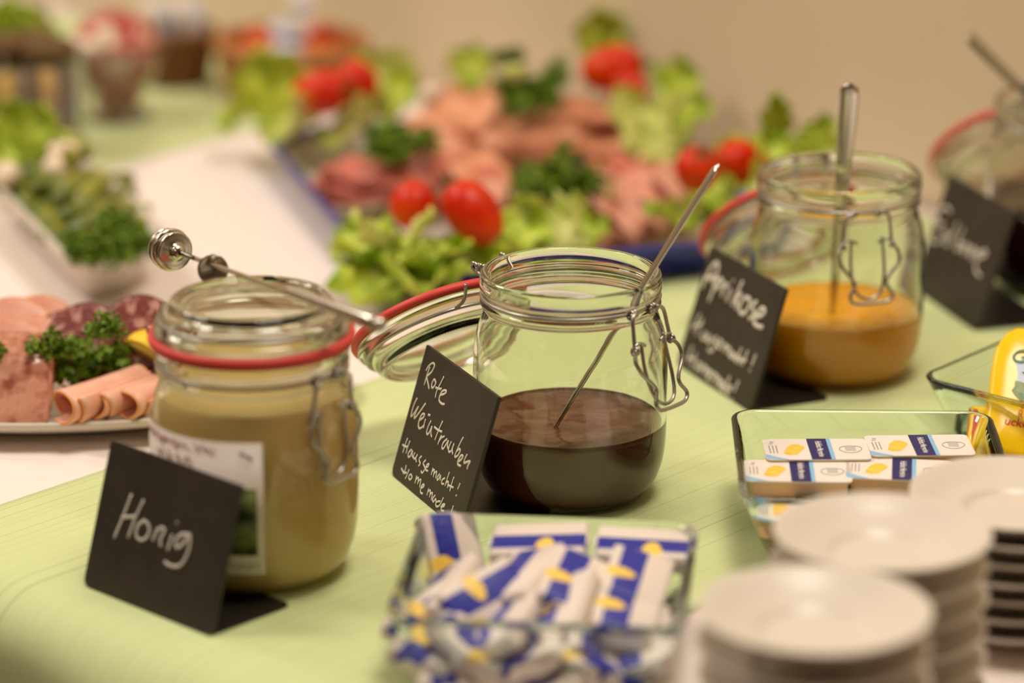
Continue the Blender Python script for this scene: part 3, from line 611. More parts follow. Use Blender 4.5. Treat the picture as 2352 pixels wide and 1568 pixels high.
# butter portions: wrapped blocks, white with a blue band and a yellow flower print
def butter_mat():
    m = bpy.data.materials.new('butter_wrapper'); m.use_nodes = True; nt = m.node_tree; n = nt.nodes; L = nt.links
    p = n['Principled BSDF']; p.inputs['Roughness'].default_value = .38
    tc = n.new('ShaderNodeTexCoord'); s = n.new('ShaderNodeSeparateXYZ'); L.new(tc.outputs['Object'], s.inputs[0])
    x, y, z = s.outputs
    nz = n.new('ShaderNodeTexNoise'); nz.inputs['Scale'].default_value = 220; L.new(tc.outputs['Object'], nz.inputs['Vector'])
    band = math_node(nt, 'MULTIPLY', math_node(nt, 'GREATER_THAN', x, -.0105), math_node(nt, 'LESS_THAN', x, .0020))
    dx = math_node(nt, 'DIVIDE', math_node(nt, 'SUBTRACT', x, -.0085), .0075); dy = math_node(nt, 'DIVIDE', math_node(nt, 'SUBTRACT', y, -.004), .0050)
    d = math_node(nt, 'ADD', math_node(nt, 'MULTIPLY', dx, dx), math_node(nt, 'MULTIPLY', dy, dy))
    d = math_node(nt, 'ADD', d, math_node(nt, 'MULTIPLY', nz.outputs['Fac'], .9))
    spot = math_node(nt, 'MULTIPLY', math_node(nt, 'LESS_THAN', d, 1.35), math_node(nt, 'GREATER_THAN', z, .001))
    m1 = n.new('ShaderNodeMixRGB'); m1.inputs[1].default_value = rgb(226, 212, 200); m1.inputs[2].default_value = rgb(30, 40, 150); L.new(band, m1.inputs[0])
    m2 = n.new('ShaderNodeMixRGB'); m2.inputs[2].default_value = rgb(246, 206, 84); L.new(m1.outputs[0], m2.inputs[1]); L.new(spot, m2.inputs[0])
    L.new(m2.outputs[0], p.inputs['Base Color'])
    bp = n.new('ShaderNodeBump'); bp.inputs['Strength'].default_value = .35; bp.inputs['Distance'].default_value = .001; L.new(nz.outputs['Fac'], bp.inputs['Height']); L.new(bp.outputs[0], p.inputs['Normal'])
    return m
M_butter = butter_mat()
def make_butter():
    t = thing('butter_portion', 'white and blue foil wrapped butter portion with yellow print', 'butter', (0, 0, 0), group='butter portions in the nearest glass dish')
    rings = [[(x, y, z) for x, y in rrect(hx, hy, .002, 3)] for hx, hy, z in ((.0135, .0215, -.0048), (.0150, .0230, -.0040), (.0152, .0233, 0), (.0150, .0230, .0040), (.0135, .0215, .0048))]
    mesh_obj('wrapper', *loft_rings(rings), M_butter, t)
    for s in (-1, 1):   # folded foil flap at each end
        v = [(-.0125, s*.0233, -.0036), (.0125, s*.0233, -.0036), (.0045, s*.0241, .0036), (-.0045, s*.0241, .0036), (-.0125, s*.0228, -.0036), (.0125, s*.0228, -.0036), (.0045, s*.0228, .0036), (-.0045, s*.0228, .0036)]
        mesh_obj('end_fold', v, [(0, 1, 2, 3), (7, 6, 5, 4), (0, 4, 5, 1), (1, 5, 6, 2), (2, 6, 7, 3), (3, 7, 4, 0)], M_foil, t, smooth=False)
    return t
bt = make_butter()
# (photo x, y of its middle, height, heading, pitch, roll)
BUT = [(1240, 1252, .034, 84, -4, -8), (1480, 1262, .034, 86, 2, -6), (1030, 1285, .024, 30, 50, 10), (1200, 1330, .032, -30, 12, -22), (1320, 1345, .034, -12, 8, 18),
       (1462, 1335, .034, -9, 6, 14), (1010, 1370, .026, -36, 18, -38), (1120, 1385, .028, -38, 10, 40), (1290, 1400, .029, -18, 14, -26), (1440, 1405, .030, -8, 8, 12),
       (1000, 1430, .022, -35, 10, 20), (1160, 1440, .024, -24, 8, -30), (1370, 1450, .022, 8, 20, 34),
       (985, 1490, .016, -20, 4, 24), (1100, 1500, .017, 60, 30, 12), (1230, 1505, .016, -10, -6, -24), (1340, 1500, .017, 40, 12, 10), (1470, 1480, .018, -4, 8, -18),
       (1020, 1545, .009, 10, 4, 12), (1160, 1550, .009, 80, 10, 20), (1300, 1550, .009, -20, 0, -16), (1430, 1540, .009, 20, 10, 22), (1240, 1300, .012, 84, 0, 0), (1420, 1300, .012, 88, 0, 0), (1100, 1330, .011, 60, 0, 8)]
PLACE = ['at the back, crosswise, second from the left', 'at the back right corner, crosswise', 'tipped up in the back left corner', 'below the crosswise back left one, slanting', 'in the middle of the pile, lengthwise',
         'on the right side just before the back right one', 'leaning on the left wall, flower print low', 'slanting across the left half of the pile', 'lengthwise in the middle, before the central one', 'on the right side, second from the back',
         'in the front left corner, top layer', 'near the front rim, left of centre', 'near the front rim, right of centre', 'behind the front glass wall at the left end', 'behind the front glass wall, left of centre',
         'behind the front glass wall, in the centre', 'behind the front glass wall, right of centre', 'behind the front glass wall at the right end']
for i, (px, py, z, hd, pt, rl) in enumerate(BUT):
    o = bt if i == 0 else dup(bt)
    o['label'] = 'butter portion ' + PLACE[i] if i < len(PLACE) else 'butter portion buried deep in the nearest glass dish'
    p = G(px, py, z)
    d = p - D1; lim = .045 + .25*z; c_, s_ = math.cos(A1_), math.sin(A1_)      # keep it inside the dish
    q = [max(-lim, min(lim, d.x*c_+d.y*s_)), max(-lim, min(lim, -d.x*s_+d.y*c_))]
    o.location = (D1.x + q[0]*c_-q[1]*s_, D1.y + q[0]*s_+q[1]*c_, p.z)
    o.rotation_euler = (math.radians(pt), math.radians(rl), math.radians(hd))

# margarine portion tubs
def make_tub():
    t = thing('margarine_tub', 'x', 'margarine', (0, 0, 0), group='margarine tubs in the middle glass dish')
    rings = [[(x, y, z) for x, y in rrect(hx, hy, r, 4)] for hx, hy, r, z in ((.0225, .0120, .003, 0), (.0245, .0135, .003, .0015), (.0255, .0145, .003, .0100), (.0270, .0158, .003, .0108), (.0270, .0158, .003, .0116))]
    mesh_obj('tub', *loft_rings(rings), M_tray, t)
    v, f = loft_rings([[(x, y, z) for x, y in rrect(.0272, .0160, .003, 4)] for z in (.0116, .0120)])
    lid = mesh_obj('foil_lid', v, f, M_foil, t, smooth=False); Z = .01205
    def flat(nm, pts, m, dz=0.0):
        n_ = len(pts); o = mesh_obj(nm, [(x, y, Z+dz) for x, y in pts]+[(x, y, Z+dz+.00008) for x, y in pts], [tuple(range(n_))[::-1], tuple(range(n_, 2*n_))]+[(i, (i+1) % n_, (i+1) % n_+n_, i+n_) for i in range(n_)], m, lid, smooth=False); return o
    flat('blue_band', [(-.0038, -.0159), (.0064, -.0159), (.0064, .0159), (-.0038, .0159)], M_navy_ink)
    flat('light_band', [(.0064, -.0159), (.0085, -.0159), (.0085, .0159), (.0064, .0159)], M_sky_ink)
    flat('corner_band', [(-.0271, -.0075), (-.0271, -.0120), (-.0262, -.0145), (-.0170, -.0159), (-.0155, -.0159), (-.0215, -.0120)], M_sky_ink)
    flat('butter_curl', [(-.0175, -.0060), (-.0165, -.0020), (-.0150, .0035), (-.0125, .0070), (-.0090, .0072), (-.0062, .0040), (-.0060, .0015), (-.0085, -.0035), (-.0105, -.0078), (-.0140, -.0088), (-.0160, -.0080)], M_butter_ink)
    tm = text_mesh('brand_print', 'Halbfett Margarine', .0046, M_foil, lid, bold=.00008); tm.location = (.0018, 0, Z+.00012); tm.rotation_euler = (0, 0, -PI/2); tm.scale = (.68, 1, 1)
    tm = text_mesh('small_print', '10 g', .0030, M_grey_ink, lid); tm.location = (-.0225, .0100, Z+.00002); tm.rotation_euler = (0, 0, -PI/2)
    for k in range(3):
        flat('small_print', [(-.0245+k*.0018, -.006), (-.0240+k*.0018, -.006), (-.0240+k*.0018, .0055), (-.0245+k*.0018, .0055)], M_grey_ink)
    st_ = MB()
    st_.add(*tube_vf(spline([(.0120, -.002, Z), (.0150, -.0055, Z), (.0200, -.0055, Z), (.0235, -.001, Z), (.0225, .003, Z), (.0165, .0042, Z), (.0125, .0020, Z), (.0120, -.002, Z)], 4), .00022, 5))
    for q in (-.0022, 0, .0022): st_.add(*tube_vf([(.0150, q, Z), (.0205, q, Z)], .0002, 5))
    st_.build('opening_mark', M_grey_ink, lid)
    return t
tub = make_tub()
TUBS = [(1875, 1031, .040, 1, 'margarine tub at the back left of the middle glass dish, on top'), (2112, 1022, .040, 2, 'margarine tub at the back right of the middle glass dish, on top'),
        (1832, 1081, .0385, -2, 'margarine tub in front of the back left one, its band slightly blurred'), (2066, 1077, .0385, -7, 'margarine tub half hidden behind the middle saucer stack'),
        (1868, 1200, .0165, 4, 'margarine tub low at the front left of the middle glass dish'), (2060, 1190, .020, -6, 'margarine tub low in the dish behind the middle saucer stack'),
        (1850, 1165, .029, 2, 'tilted margarine tub showing its cream side under the dish rim')]
for i, (px, py, z, hd, lb) in enumerate(TUBS):
    o = tub if i == 0 else dup(tub)
    o.location = G(px, py, z) - Vector((0, 0, .0120)); o.rotation_euler = (0, 0, math.radians(hd)); o['label'] = lb
for k, (x, y, z) in enumerate(((.000, .030, .0046), (-.024, .024, .0166), (.028, .022, .0166), (-.020, -.008, .0100), (.026, -.008, .0100))):
    o = dup(tub); o.location = D2 + Vector((x, y, z)); o.rotation_euler = (0, 0, math.radians((-3, 2, 4, 1, -2)[k]))
    o['label'] = 'margarine tub buried at the bottom of the pile in the middle glass dish'

# syrup sachets: flat film pouches with a bottle-like outline
def make_sachet():
    t = thing('syrup_sachet', 'x', 'sachet', (0, 0, 0), group='syrup sachets in the corner glass dish')
    hw, hh = .030, .043
    pts = [(-hw*.95, -hh), (hw*.95, -hh), (hw, -hh+.003), (hw, .010), (hw*.97, .022), (hw*.80, .033), (hw*.62, .0375), (hw*.25, .039), (hw*.18, hh+.003), (-hw*.18, hh+.003), (-hw*.25, .039), (-hw*.62, .0375), (-hw*.80, .033), (-hw*.97, .022), (-hw, .010), (-hw, -hh+.003)]
    pp = pts
    n_ = len(pp); rings = []
    for sc, y in ((1, -.0003), (.93, -.0022), (.7, -.0042), (.35, -.0050)): rings.append([(x*sc, -y, z*sc) for x, z in pp])
    fr = [[(x, -y, z) for x, y, z in r] for r in rings]
    rr = rings[::-1] + fr
    v, f = loft_rings(rr); body = mesh_obj('pouch', v, f, M_sachet, t)
    def yy(x, z):
        q = max(abs(x)/hw, abs(z)/hh); return -(.0052 - .0052*max(0, q-.3)**1.6/.57)-.0001
    def flat(nm, pts_, m, par=body, off=0.0):
        c = (sum(p[0] for p in pts_)/len(pts_), sum(p[1] for p in pts_)/len(pts_)); k = len(pts_)
        ring2 = [((p[0]+c[0])/2, (p[1]+c[1])/2) for p in pts_]
        vs = [(x, yy(x, z)-.0004-off, z) for x, z in pts_] + [(x, yy(x, z)-.0004-off, z) for x, z in ring2] + [(c[0], yy(*c)-.0004-off, c[1])]
        fs = [(i, (i+1) % k, (i+1) % k+k, i+k) for i in range(k)] + [(i+k, (i+1) % k+k, 2*k) for i in range(k)]
        return mesh_obj(nm, vs, fs, m, par)
    oval = [(.019*math.cos(a)*1.1, .003+.0175*math.sin(a)) for a in [2*PI*i/28 for i in range(28)]]
    flat('sky_print', oval, M_hill_ink)
    flat('hill_print', [p for p in oval if p[1] < .004] + [(.012, .0065), (.004, .0050), (-.006, .0085), (-.014, .0070)], M_field_ink, off=.00012)
    flat('furrow_print', [(-.010, -.0135), (.0, -.0150), (.011, -.0130), (.014, -.0040), (.004, -.0015), (-.007, -.0040)], M_soil_ink, off=.0002)
    for body_, sz, x, z, m, sh in (('Grafschafter', .0048, 0, .0265, M_green_ink, .25), ('Goldsaft', .0125, 0, .0165, M_green_ink, .25), ('Rheinischer', .0055, 0, -.0190, M_red_ink, 0),
                              ('Zuckerrübensirup', .0068, 0, -.0250, M_red_ink, .15), ('natürlicher Brotaufstrich', .0042, 0, -.0305, M_green_ink, 0), ('Krautfabrik 25 g', .0030, 0, -.0350, M_black_ink, 0)):
        tm = text_mesh('print', body_, sz, m, body, bold=.0001 if sz > .006 else 0, shear=sh)
        for vt in tm.data.vertices:
            X, Z_ = vt.co.x + x, vt.co.y + z; vt.co = (X, yy(X, Z_)-.0008, Z_)
    return t
sa = make_sachet()
def put_sachet(o, p, head, back, roll, label):
    o.rotation_euler = (Matrix.Rotation(math.radians(head), 3, 'Z') @ Matrix.Rotation(math.radians(-back), 3, 'X') @ Matrix.Rotation(math.radians(roll), 3, 'Y')).to_euler()
    o.location = p; o['label'] = label
put_sachet(sa, G(2398, 900, .040), 4, 48, 13, 'yellow syrup sachet leaning in the corner dish, landscape print, cut by the frame')
s2 = dup(sa); put_sachet(s2, G(2405, 925, .026), -6, 62, 4, 'yellow syrup sachet lying under the leaning one in the corner dish')
# a smaller one with a red edge lies in the dish's front corner
t = thing('fruit_sachet', 'small red and yellow sachet seen through the rim of the middle dish', 'sachet', G(2285, 1000, .018), (math.radians(-52), 0, math.radians(-8)))
rg = [[(x*s, y, z*s) for x, z in rrect(.014, .020, .003, 3)] for s, y in ((.5, -.0035), (.9, -.0018), (1, 0), (.9, .0018), (.5, .0035))]
pb = mesh_obj('pouch', *loft_rings(rg), M_sachet, t)
mesh_obj('red_edge', [(-.0138, -.0010, -.018), (-.0080, -.0030, -.016), (-.0095, -.0034, -.006), (-.0070, -.0036, .004), (-.0090, -.0030, .016), (-.0136, -.0010, .018), (-.0138, .001, .018), (-.0138, .001, -.018)], [(0, 1, 2, 3, 4, 5), (0, 5, 6, 7)], M_red_ink, pb, smooth=False)
for body_, sz, z in (('Zucker', .0060, .010), ('Brotaufstrich', .0026, .003)):
    tm = text_mesh('print', body_, sz, M_red_ink if z > .005 else M_green_ink, pb)
    for vt in tm.data.vertices: vt.co = (vt.co.x+.003, -.0040, vt.co.y+z)

# ------------------------------------------------------------------ saucer stacks
ORD = ['top', 'second', 'third', 'fourth', 'fifth', 'sixth', 'seventh', 'eighth', 'ninth', 'tenth', 'eleventh', 'twelfth', 'thirteenth', 'fourteenth', 'fifteenth', 'sixteenth', 'seventeenth']
def stack(cx, cy, ztop, R, h, step, n, where, group):
    prof = saucer_prof(R, h); v, f = lathe_vf(prof, 72); first = None
    zt = ztop - h
    for k in range(n):
        z = zt - k*step
        if z < -.0005: break
        if first is None: o = first = mesh_obj('saucer', v, f, M_porc)
        else: o = first.copy(); COL.objects.link(o)
        jx, jy = (random.uniform(-.0012, .0012), random.uniform(-.0012, .0012)) if k else (0, 0)
        o.location = (cx+jx, cy+jy, z)
        lab_ = 'white saucer, %s of the %s' % ('top one' if k == 0 else ORD[k]+' from the top', where)
        tag(o, lab_, 'saucer', group)
def saucer_prof(R, h):
    top = [(0, .0042), (R*.38, .0042), (R*.46, .0050), (R*.52, .0068), (R*.70, h*.60), (R*.88, h*.86), (R*.965, h*.97), (R, h*1.0)]
    bot = [(R*1.012, h*.972), (R*1.0, h*.92), (R*.90, h*.74), (R*.72, h*.42), (R*.56, .0030), (R*.51, .0020), (R*.50, 0), (R*.46, 0), (R*.45, .0018), (0, .0020)]
    return smooth_prof(top, 3)+smooth_prof(bot, 3)
stack(.1262, 1.2614, .0915, .0485, .0165, .0150, 6, 'front saucer stack', 'saucers of the front stack')
stack(.1647, 1.3564, .0893, .0480, .0165, .01456, 6, 'middle saucer stack', 'saucers of the middle stack')
stack(.2400, 1.4570, .0700, .0500, .0145, .00925, 7, 'stack at the right frame edge', 'saucers of the hindmost stack')

# ------------------------------------------------------------------ foods: leaves, herbs, slices
def leaf_mesh(seed, w=.045, l=.075, ruff=.010, cup=.5, rib=True):
    rnd = random.Random(seed); nu, nv = 22, 22; v = []; f = []; p0 = rnd.random()*6
    for j in range(nv+1):
        q = j/nv; wid = w*(math.sin(PI*min(1, q*.92+.08))**.55)*(.35+.65*min(1, q*1.7))
        for i in range(nu+1):
            s = 2*i/nu-1; e = abs(s)**2.2
            x = wid*s; y = l*q + .012*noise.noise(Vector((s*2.1, q*2, seed)))*e - l*.10*e*q
            z = cup*(x*x/w*.9) + cup*.9*l*q*q*.55
            z += ruff*(e*.9+.08+(.5*q**4))*math.sin(9*q*(1+.3*math.sin(p0))+s*3.2+p0+2.5*noise.noise(Vector((s*3, q*4, seed+3)))) + .005*noise.noise(Vector((s*4, q*6, seed+9)))
            z += .0025*e*noise.noise(Vector((s*16, q*20, seed)))
            x += .005*e*math.sin(23*q+p0)
            v.append((x, y, z))
    for j in range(nv):
        for i in range(nu):
            a = j*(nu+1)+i; f.append((a, a+1, a+nu+2, a+nu+1))
    rb = [(0, l*q/10, cup*.9*l*(q/10)**2*.55+.0004) for q in range(10)]
    return v, f, rb
LEAVES = []
def lettuce_proto(k, m, size):
    v, f, rb = leaf_mesh(k*7+1, *size)
    t = thing('lettuce_leaf', 'x', 'lettuce')
    b = mesh_obj('blade', v, f, m, t); solid(b, .0005)
    mesh_obj('midrib', *tube_vf(spline(rb, 2), [.0022*(1-i/20.0) for i in range(19)], 7, flat=.7), M_lettuce_pale, t)
    t['used'] = 0; t['mid'] = (0.0, size[1]*.5, size[3]*.12*size[1]); LEAVES.append(t); return t
for k, (m, sz) in enumerate(((M_lettuce, (.036, .062, .011, .5)), (M_lettuce, (.030, .070, .009, .9)), (M_lettuce_pale, (.034, .060, .011, .7)), (M_lettuce, (.026, .050, .008, .3)))):
    lettuce_proto(k, m, sz)
def use(proto, *a, **k):
    """first use takes the prototype itself, later ones are copies"""
    if proto.get('used', 0) == 0: proto['used'] = 1; o = proto
    else: o = dup(proto)
    return o
def put(proto, p, rot, label, group, scale=1.0):
    o = use(proto); o.rotation_euler = [math.radians(a) for a in rot]; o['label'] = label
    if group: o['group'] = group
    elif 'group' in o: del o['group']
    o.scale = (scale,)*3 if not isinstance(scale, tuple) else scale
    m_ = Vector(proto.get('mid', (0, 0, 0))); m_ = Vector((m_.x*o.scale.x, m_.y*o.scale.y, m_.z*o.scale.z))
    o.location = Vector(p) - o.rotation_euler.to_matrix() @ m_
    return o
def parsley_proto(seed, n=270):
    rnd = random.Random(seed); mb = MB(); st = MB(); R = .020
    # lobes of curled leaflets, each on its own stalk
    lobes = []
    for k in range(13):
        a = rnd.random()*2*PI; rr = R*(.15+.75*rnd.random()); lobes.append(Vector((rr*math.cos(a), rr*math.sin(a)*.8, R*(.25+1.0*rnd.random()*(1.15-rr/R)))))
    for L_ in lobes: st.add(*tube_vf(spline([(0, 0, 0), tuple(L_*.5+Vector((0, 0, .002))), tuple(L_)], 3), .0007, 5))
    for L_ in lobes:
        for j in range(n//9):
            d = Vector((rnd.gauss(0, 1), rnd.gauss(0, 1), rnd.gauss(0, 1)+.3)).normalized()*(.0085*rnd.random()**.4)
            c = L_ + d; nrm = (d.normalized() + Vector((rnd.gauss(0, .6), rnd.gauss(0, .6), rnd.gauss(0, .6)))).normalized()
            q = nrm.to_track_quat('Z', 'Y').to_matrix().to_4x4(); r0 = .0018+.0016*rnd.random(); vs = [(0, 0, 0)]; K = 9
            for i in range(K):
                a = 2*PI*i/K; r = r0*(1.0 if i % 2 else .55); vs.append((r*math.cos(a), r*math.sin(a), .0009*math.sin(a*3+j)+.0006))
            fs = [(0, i+1, (i+1) % K+1) for i in range(K)]
            mb.add(vs, fs, Matrix.Translation(c) @ q)
    t = thing('parsley_sprig', 'x', 'parsley'); lf = mb.build('curly_leaves', M_parsley, t); lf['kind'] = 'stuff'
    st.build('stalks', M_parsley_stem, t); t['used'] = 0; t['mid'] = (0.0, 0.0, .014)
    return t
PARS = [parsley_proto(s) for s in (11, 12, 13)]
def tomato_proto(long=1.35):
    t = thing('cherry_tomato', 'x', 'tomato')
    prof = smooth_prof([(0, -.0135*long), (.006, -.0128*long), (.0110, -.008*long), (.0135, 0), (.0118, .0075*long), (.0065, .0120*long), (.0025, .0126*long), (0, .0118*long)], 4)
    v, f = lathe_vf(prof, 40); mesh_obj('fruit', v, f, M_tomato, t)
    cb = MB()
    for k in range(5):
        a = 2*PI*k/5; cb.add(*tube_vf([(.001*math.cos(a), .001*math.sin(a), .0120*long), (.0045*math.cos(a), .0045*math.sin(a), .0130*long), (.0085*math.cos(a+.2), .0085*math.sin(a+.2), .0122*long)], [.0011, .0011, .0003], 5, flat=.5))
    cb.add(*tube_vf([(0, 0, .0115*long), (.0005, 0, .0150*long), (.002, 0, .0185*long)], .0009, 6))
    cb.build('calyx', M_calyx, t); t['used'] = 0
    return t
TOM = [tomato_proto(1.35), tomato_proto(1.0)]
def slice_mesh(seed, R=.040, fold=True, wave=.004, n=30, seg=48):
    v = []; f = []; rr = n//3
    for i in range(rr+1):
        r = R*i/rr
        for k in range(seg):
            a = 2*PI*k/seg; x = r*math.cos(a)*(1+.10*math.sin(2*a+seed)+.05*math.sin(5*a+seed*2)); y = r*math.sin(a)
            z = wave*(i/rr)**1.3*math.sin(4*a+seed) + .002*noise.noise(Vector((x*60, y*60, seed)))
            if fold:
                z0_ = .0042*math.tanh(y/.0042); y2 = math.sqrt(y*y+.0042**2)-.0042
                y2 = y2*(1 if y > 0 else .9); z = z0_ + (z if y > 0 else -z*.6) + (.0016*math.sin(x*140+seed))
                y = y2
            v.append((x, y, z))
    for i in range(rr):
        for k in range(seg): f.append((i*seg+k, i*seg+(k+1) % seg, (i+1)*seg+(k+1) % seg, (i+1)*seg+k))
    return v, f
def slice_proto(seed, m, R=.040, fold=True, wave=.004, th=.0014, name='ham_slice', cat='ham'):
    v, f = slice_mesh(seed, R, fold, wave)
    o = mesh_obj(name, v, f, m); solid(o, th); tag(o, 'x', cat); o['used'] = 0; o['mid'] = (0.0, R*.4, 0.0)
    return o

# ------------------------------------------------------------------ the platter with the cobalt rim
PFL = Vector((-.083, 1.976, 0)); PU = Vector((.961, .277, 0)); PV = Vector((-.277, .961, 0)); PW, PL = .285, .375
pang = math.atan2(PU.y, PU.x); pc = PFL + PU*(PW/2) + PV*(PL/2)
pt_ = thing('serving_platter', 'large white enamel platter with a cobalt blue rim, heaped with cold cuts', 'platter', (pc.x, pc.y, -.0004), (0, 0, pang))
def ring(hx, hy, r, z): return [(x, y, z) for x, y in rrect(hx, hy, r, 10)]
hx, hy = PW/2, PL/2
v, f = loft_rings([ring(hx-.016, hy-.016, .05, .0), ring(hx-.013, hy-.013, .05, .001), ring(hx-.004, hy-.004, .06, .020), ring(hx-.0035, hy-.0035, .06, .0215), ring(hx-.006, hy-.006, .058, .0215), ring(hx-.016, hy-.016, .05, .0040), ring(hx-.030, hy-.030, .04, .0028)])
mesh_obj('tray', v, f, M_enamel, pt_)
v, f = loft_rings([ring(hx-.0125, hy-.0125, .052, .0016), ring(hx-.003, hy-.003, .06, .019), ring(hx+.002, hy+.002, .062, .0245), ring(hx+.0015, hy+.0015, .062, .0262), ring(hx-.001, hy-.001, .061, .0270), ring(hx-.0035, hy-.0035, .060, .0262), ring(hx-.0058, hy-.0058, .059, .0222), ring(hx-.0040, hy-.0040, .06, .0200), ring(hx-.0135, hy-.0135, .051, .0016)], False, False)
v2, f2 = v, f + [(i, (i+1) % 44, 8*44+(i+1) % 44, 8*44+i) for i in range(44)]
mesh_obj('blue_rim', v2, f2, M_blue, pt_)

# meats: slices laid like tiles, each folded once
HAM = {'smoked': (M_ham_dark, 'smoked ham'), 'roast': (M_ham, 'roast ham'), 'brown': (M_roast, 'browned roast ham'), 'pink': (M_ham_pink, 'pink cooked ham')}
HP = {k: [slice_proto(i*3+j, HAM[k][0], .038, True, .0045) for j in range(2)] for i, k in enumerate(HAM)}
CARD = ['first', 'second', 'third', 'fourth', 'fifth', 'sixth', 'seventh', 'eighth', 'ninth']
def pile(kind, a, b, n, z, head, tilt, where, sc=1.0):
    for i in range(n):
        q = i/max(1, n-1); px = a[0]+(b[0]-a[0])*q; py = a[1]+(b[1]-a[1])*q
        p = G(px, py, z + .004*math.sin(i*1.7))
        put(HP[kind][i % 2], p, (tilt+random.uniform(-6, 6), random.uniform(-8, 8), head+random.uniform(-10, 10)), '%s slice, %s from the left, %s' % (HAM[kind][1], CARD[i], where), 'folded ham slices on the blue rimmed platter', sc*random.uniform(.94, 1.05))
pile('smoked', (850, 440), (1000, 425), 4, .020, -12, 8, 'lowest row of the front left pile', 1.0)
pile('smoked', (835, 405), (1010, 395), 5, .030, -14, 14, 'upper row of the front left pile', 1.0)
pile('roast', (1050, 330), (1210, 350), 4, .020, 10, 10, 'row in the middle of the platter')
pile('roast', (1040, 275), (1220, 310), 5, .034, 14, 22, 'pile behind the front left parsley', .92)
pile('brown', (1250, 330), (1390, 330), 4, .026, -16, 16, 'pile before the back tomatoes')
pile('brown', (1270, 260), (1400, 280), 4, .038, -14, 24, 'upper layer before the back tomatoes', .92)
pile('roast', (1060, 235), (1180, 240), 3, .034, 30, 20, 'hindmost pile beside the white ball', .9)
pile('pink', (1130, 455), (1310, 470), 4, .028, 12, 16, 'row around the middle parsley', .85)
pile('pink', (1340, 455), (1540, 430), 6, .032, 70, 34, 'fanned row left of the right tomatoes', .85)
pile('pink', (1400, 510), (1560, 480), 4, .022, 66, 26, 'front row near the blue rim', .8)
pile('smoked', (1400, 400), (1500, 370), 3, .026, 60, 20, 'patch behind the fanned pink slices', .8)
pile('roast', (1030, 390), (1100, 400), 2, .028, 40, 24, 'patch behind the front tomatoes', .9)

GL = 'lettuce leaves on the blue rimmed platter'
LET = [  # proto, px, py, z, rot, scale, label (px, py: the leaf's middle)
 (0, 868, 640, .018, (-34, 8, 200), .95, 'ruffled lettuce leaf drooping lowest over the front left corner of the platter'),
 (1, 960, 640, .020, (-28, -10, 176), .9, 'lettuce leaf hanging down behind the open lid of the grape jam jar'),
 (0, 1060, 612, .026, (-22, 0, 160), .9, 'lettuce leaf right of the drooping corner one, below the tomatoes'),
 (3, 832, 560, .034, (-14, 20, 215), .95, 'lettuce leaf at the far left of the front lettuce, over the rim'),
 (2, 905, 560, .040, (-8, 0, 190), .8, 'pale lettuce leaf directly under the left front tomato'),
 (0, 985, 585, .036, (-16, 0, 186), .8, 'lettuce leaf directly under the long plum tomato'),
 (0, 1190, 545, .032, (30, 10, -30), .72, 'lettuce leaf right of the front plum tomato'),
 (2, 1275, 535, .032, (30, -6, -14), .75, 'pale ruffled lettuce leaf above the mouth of the grape jam jar'),
 (3, 1350, 545, .028, (26, 10, -60), .75, 'small lettuce leaf at the front edge left of the pink ham'),
 (1, 1130, 585, .026, (-10, 0, 150), .7, 'lettuce leaf just behind the hinge of the grape jam jar'),
 (1, 612, 222, .050, (54, -8, 20), .92, 'tall lettuce leaf standing at the back left corner of the platter'),
 (3, 556, 262, .036, (-34, 30, 120), .9, 'lettuce tip hanging down over the left rim at the back'),
 (2, 690, 285, .036, (8, 0, -84), 1.0, 'pale lettuce rib lying in front of the back left tomatoes'),
 (2, 815, 290, .036, (6, 0, -76), .95, 'pale lettuce leaf right below the back left tomatoes'),
 (2, 900, 180, .050, (54, 0, -24), .75, 'pale lettuce leaf behind the back left tomatoes'),
 (1, 925, 235, .040, (30, 10, -50), .65, 'lettuce leaf just left of the white ball'),
 (3, 1085, 155, .060, (50, 0, 0), .75, 'small lettuce leaf left of the hindmost parsley'),
 (1, 1375, 95, .072, (66, 0, 6), .72, 'tall narrow lettuce leaf at the very back of the platter'),
 (0, 1450, 110, .066, (58, 6, -24), .8, 'lettuce leaf behind the back right tomatoes'),
 (0, 1555, 205, .056, (44, 10, -50), .72, 'lettuce leaf right of the back right tomatoes'),
 (2, 1490, 300, .044, (26, 0, -30), .85, 'pale lettuce leaf below the back right tomatoes'),
 (0, 1590, 285, .046, (34, -10, -60), .7, 'lettuce leaf behind the right pair of tomatoes'),
 (2, 1500, 340, .036, (16, 10, 20), .6, 'pale lettuce leaf between the brown ham and the right tomatoes'),
 (0, 1620, 475, .036, (10, 0, -80), .75, 'lettuce leaf in front of the right tomatoes'),
 (1, 1690, 430, .044, (26, 10, -60), .85, 'lettuce leaf behind the red ring of the apricot jar lid'),
 (3, 1540, 500, .032, (8, 10, 80), .75, 'lettuce leaf at the front right by the blue rim'),
 (3, 1780, 365, .050, (40, 0, -20), .8, 'lettuce leaf at the base of the tall dark leaf beside the apricot jar'),
 (1, 1780, 285, .070, (80, 0, 0), (.42, .75, .6), 'tall dark pointed leaf standing left of the upright teaspoon'),
 (3, 1890, 320, .066, (74, 0, -10), (.55, .8, .7), 'small lettuce tip showing above the apricot jam jar'),
 (3, 1845, 350, .056, (50, 0, 30), .6, 'lettuce leaf seen just over the rim of the apricot jam jar'),
]
for pr, px, py, z, rt, sc, lb in LET: put(LEAVES[pr], G(px, py, z), rt, lb, GL, sc)
GT = 'cherry tomatoes on the blue rimmed platter'
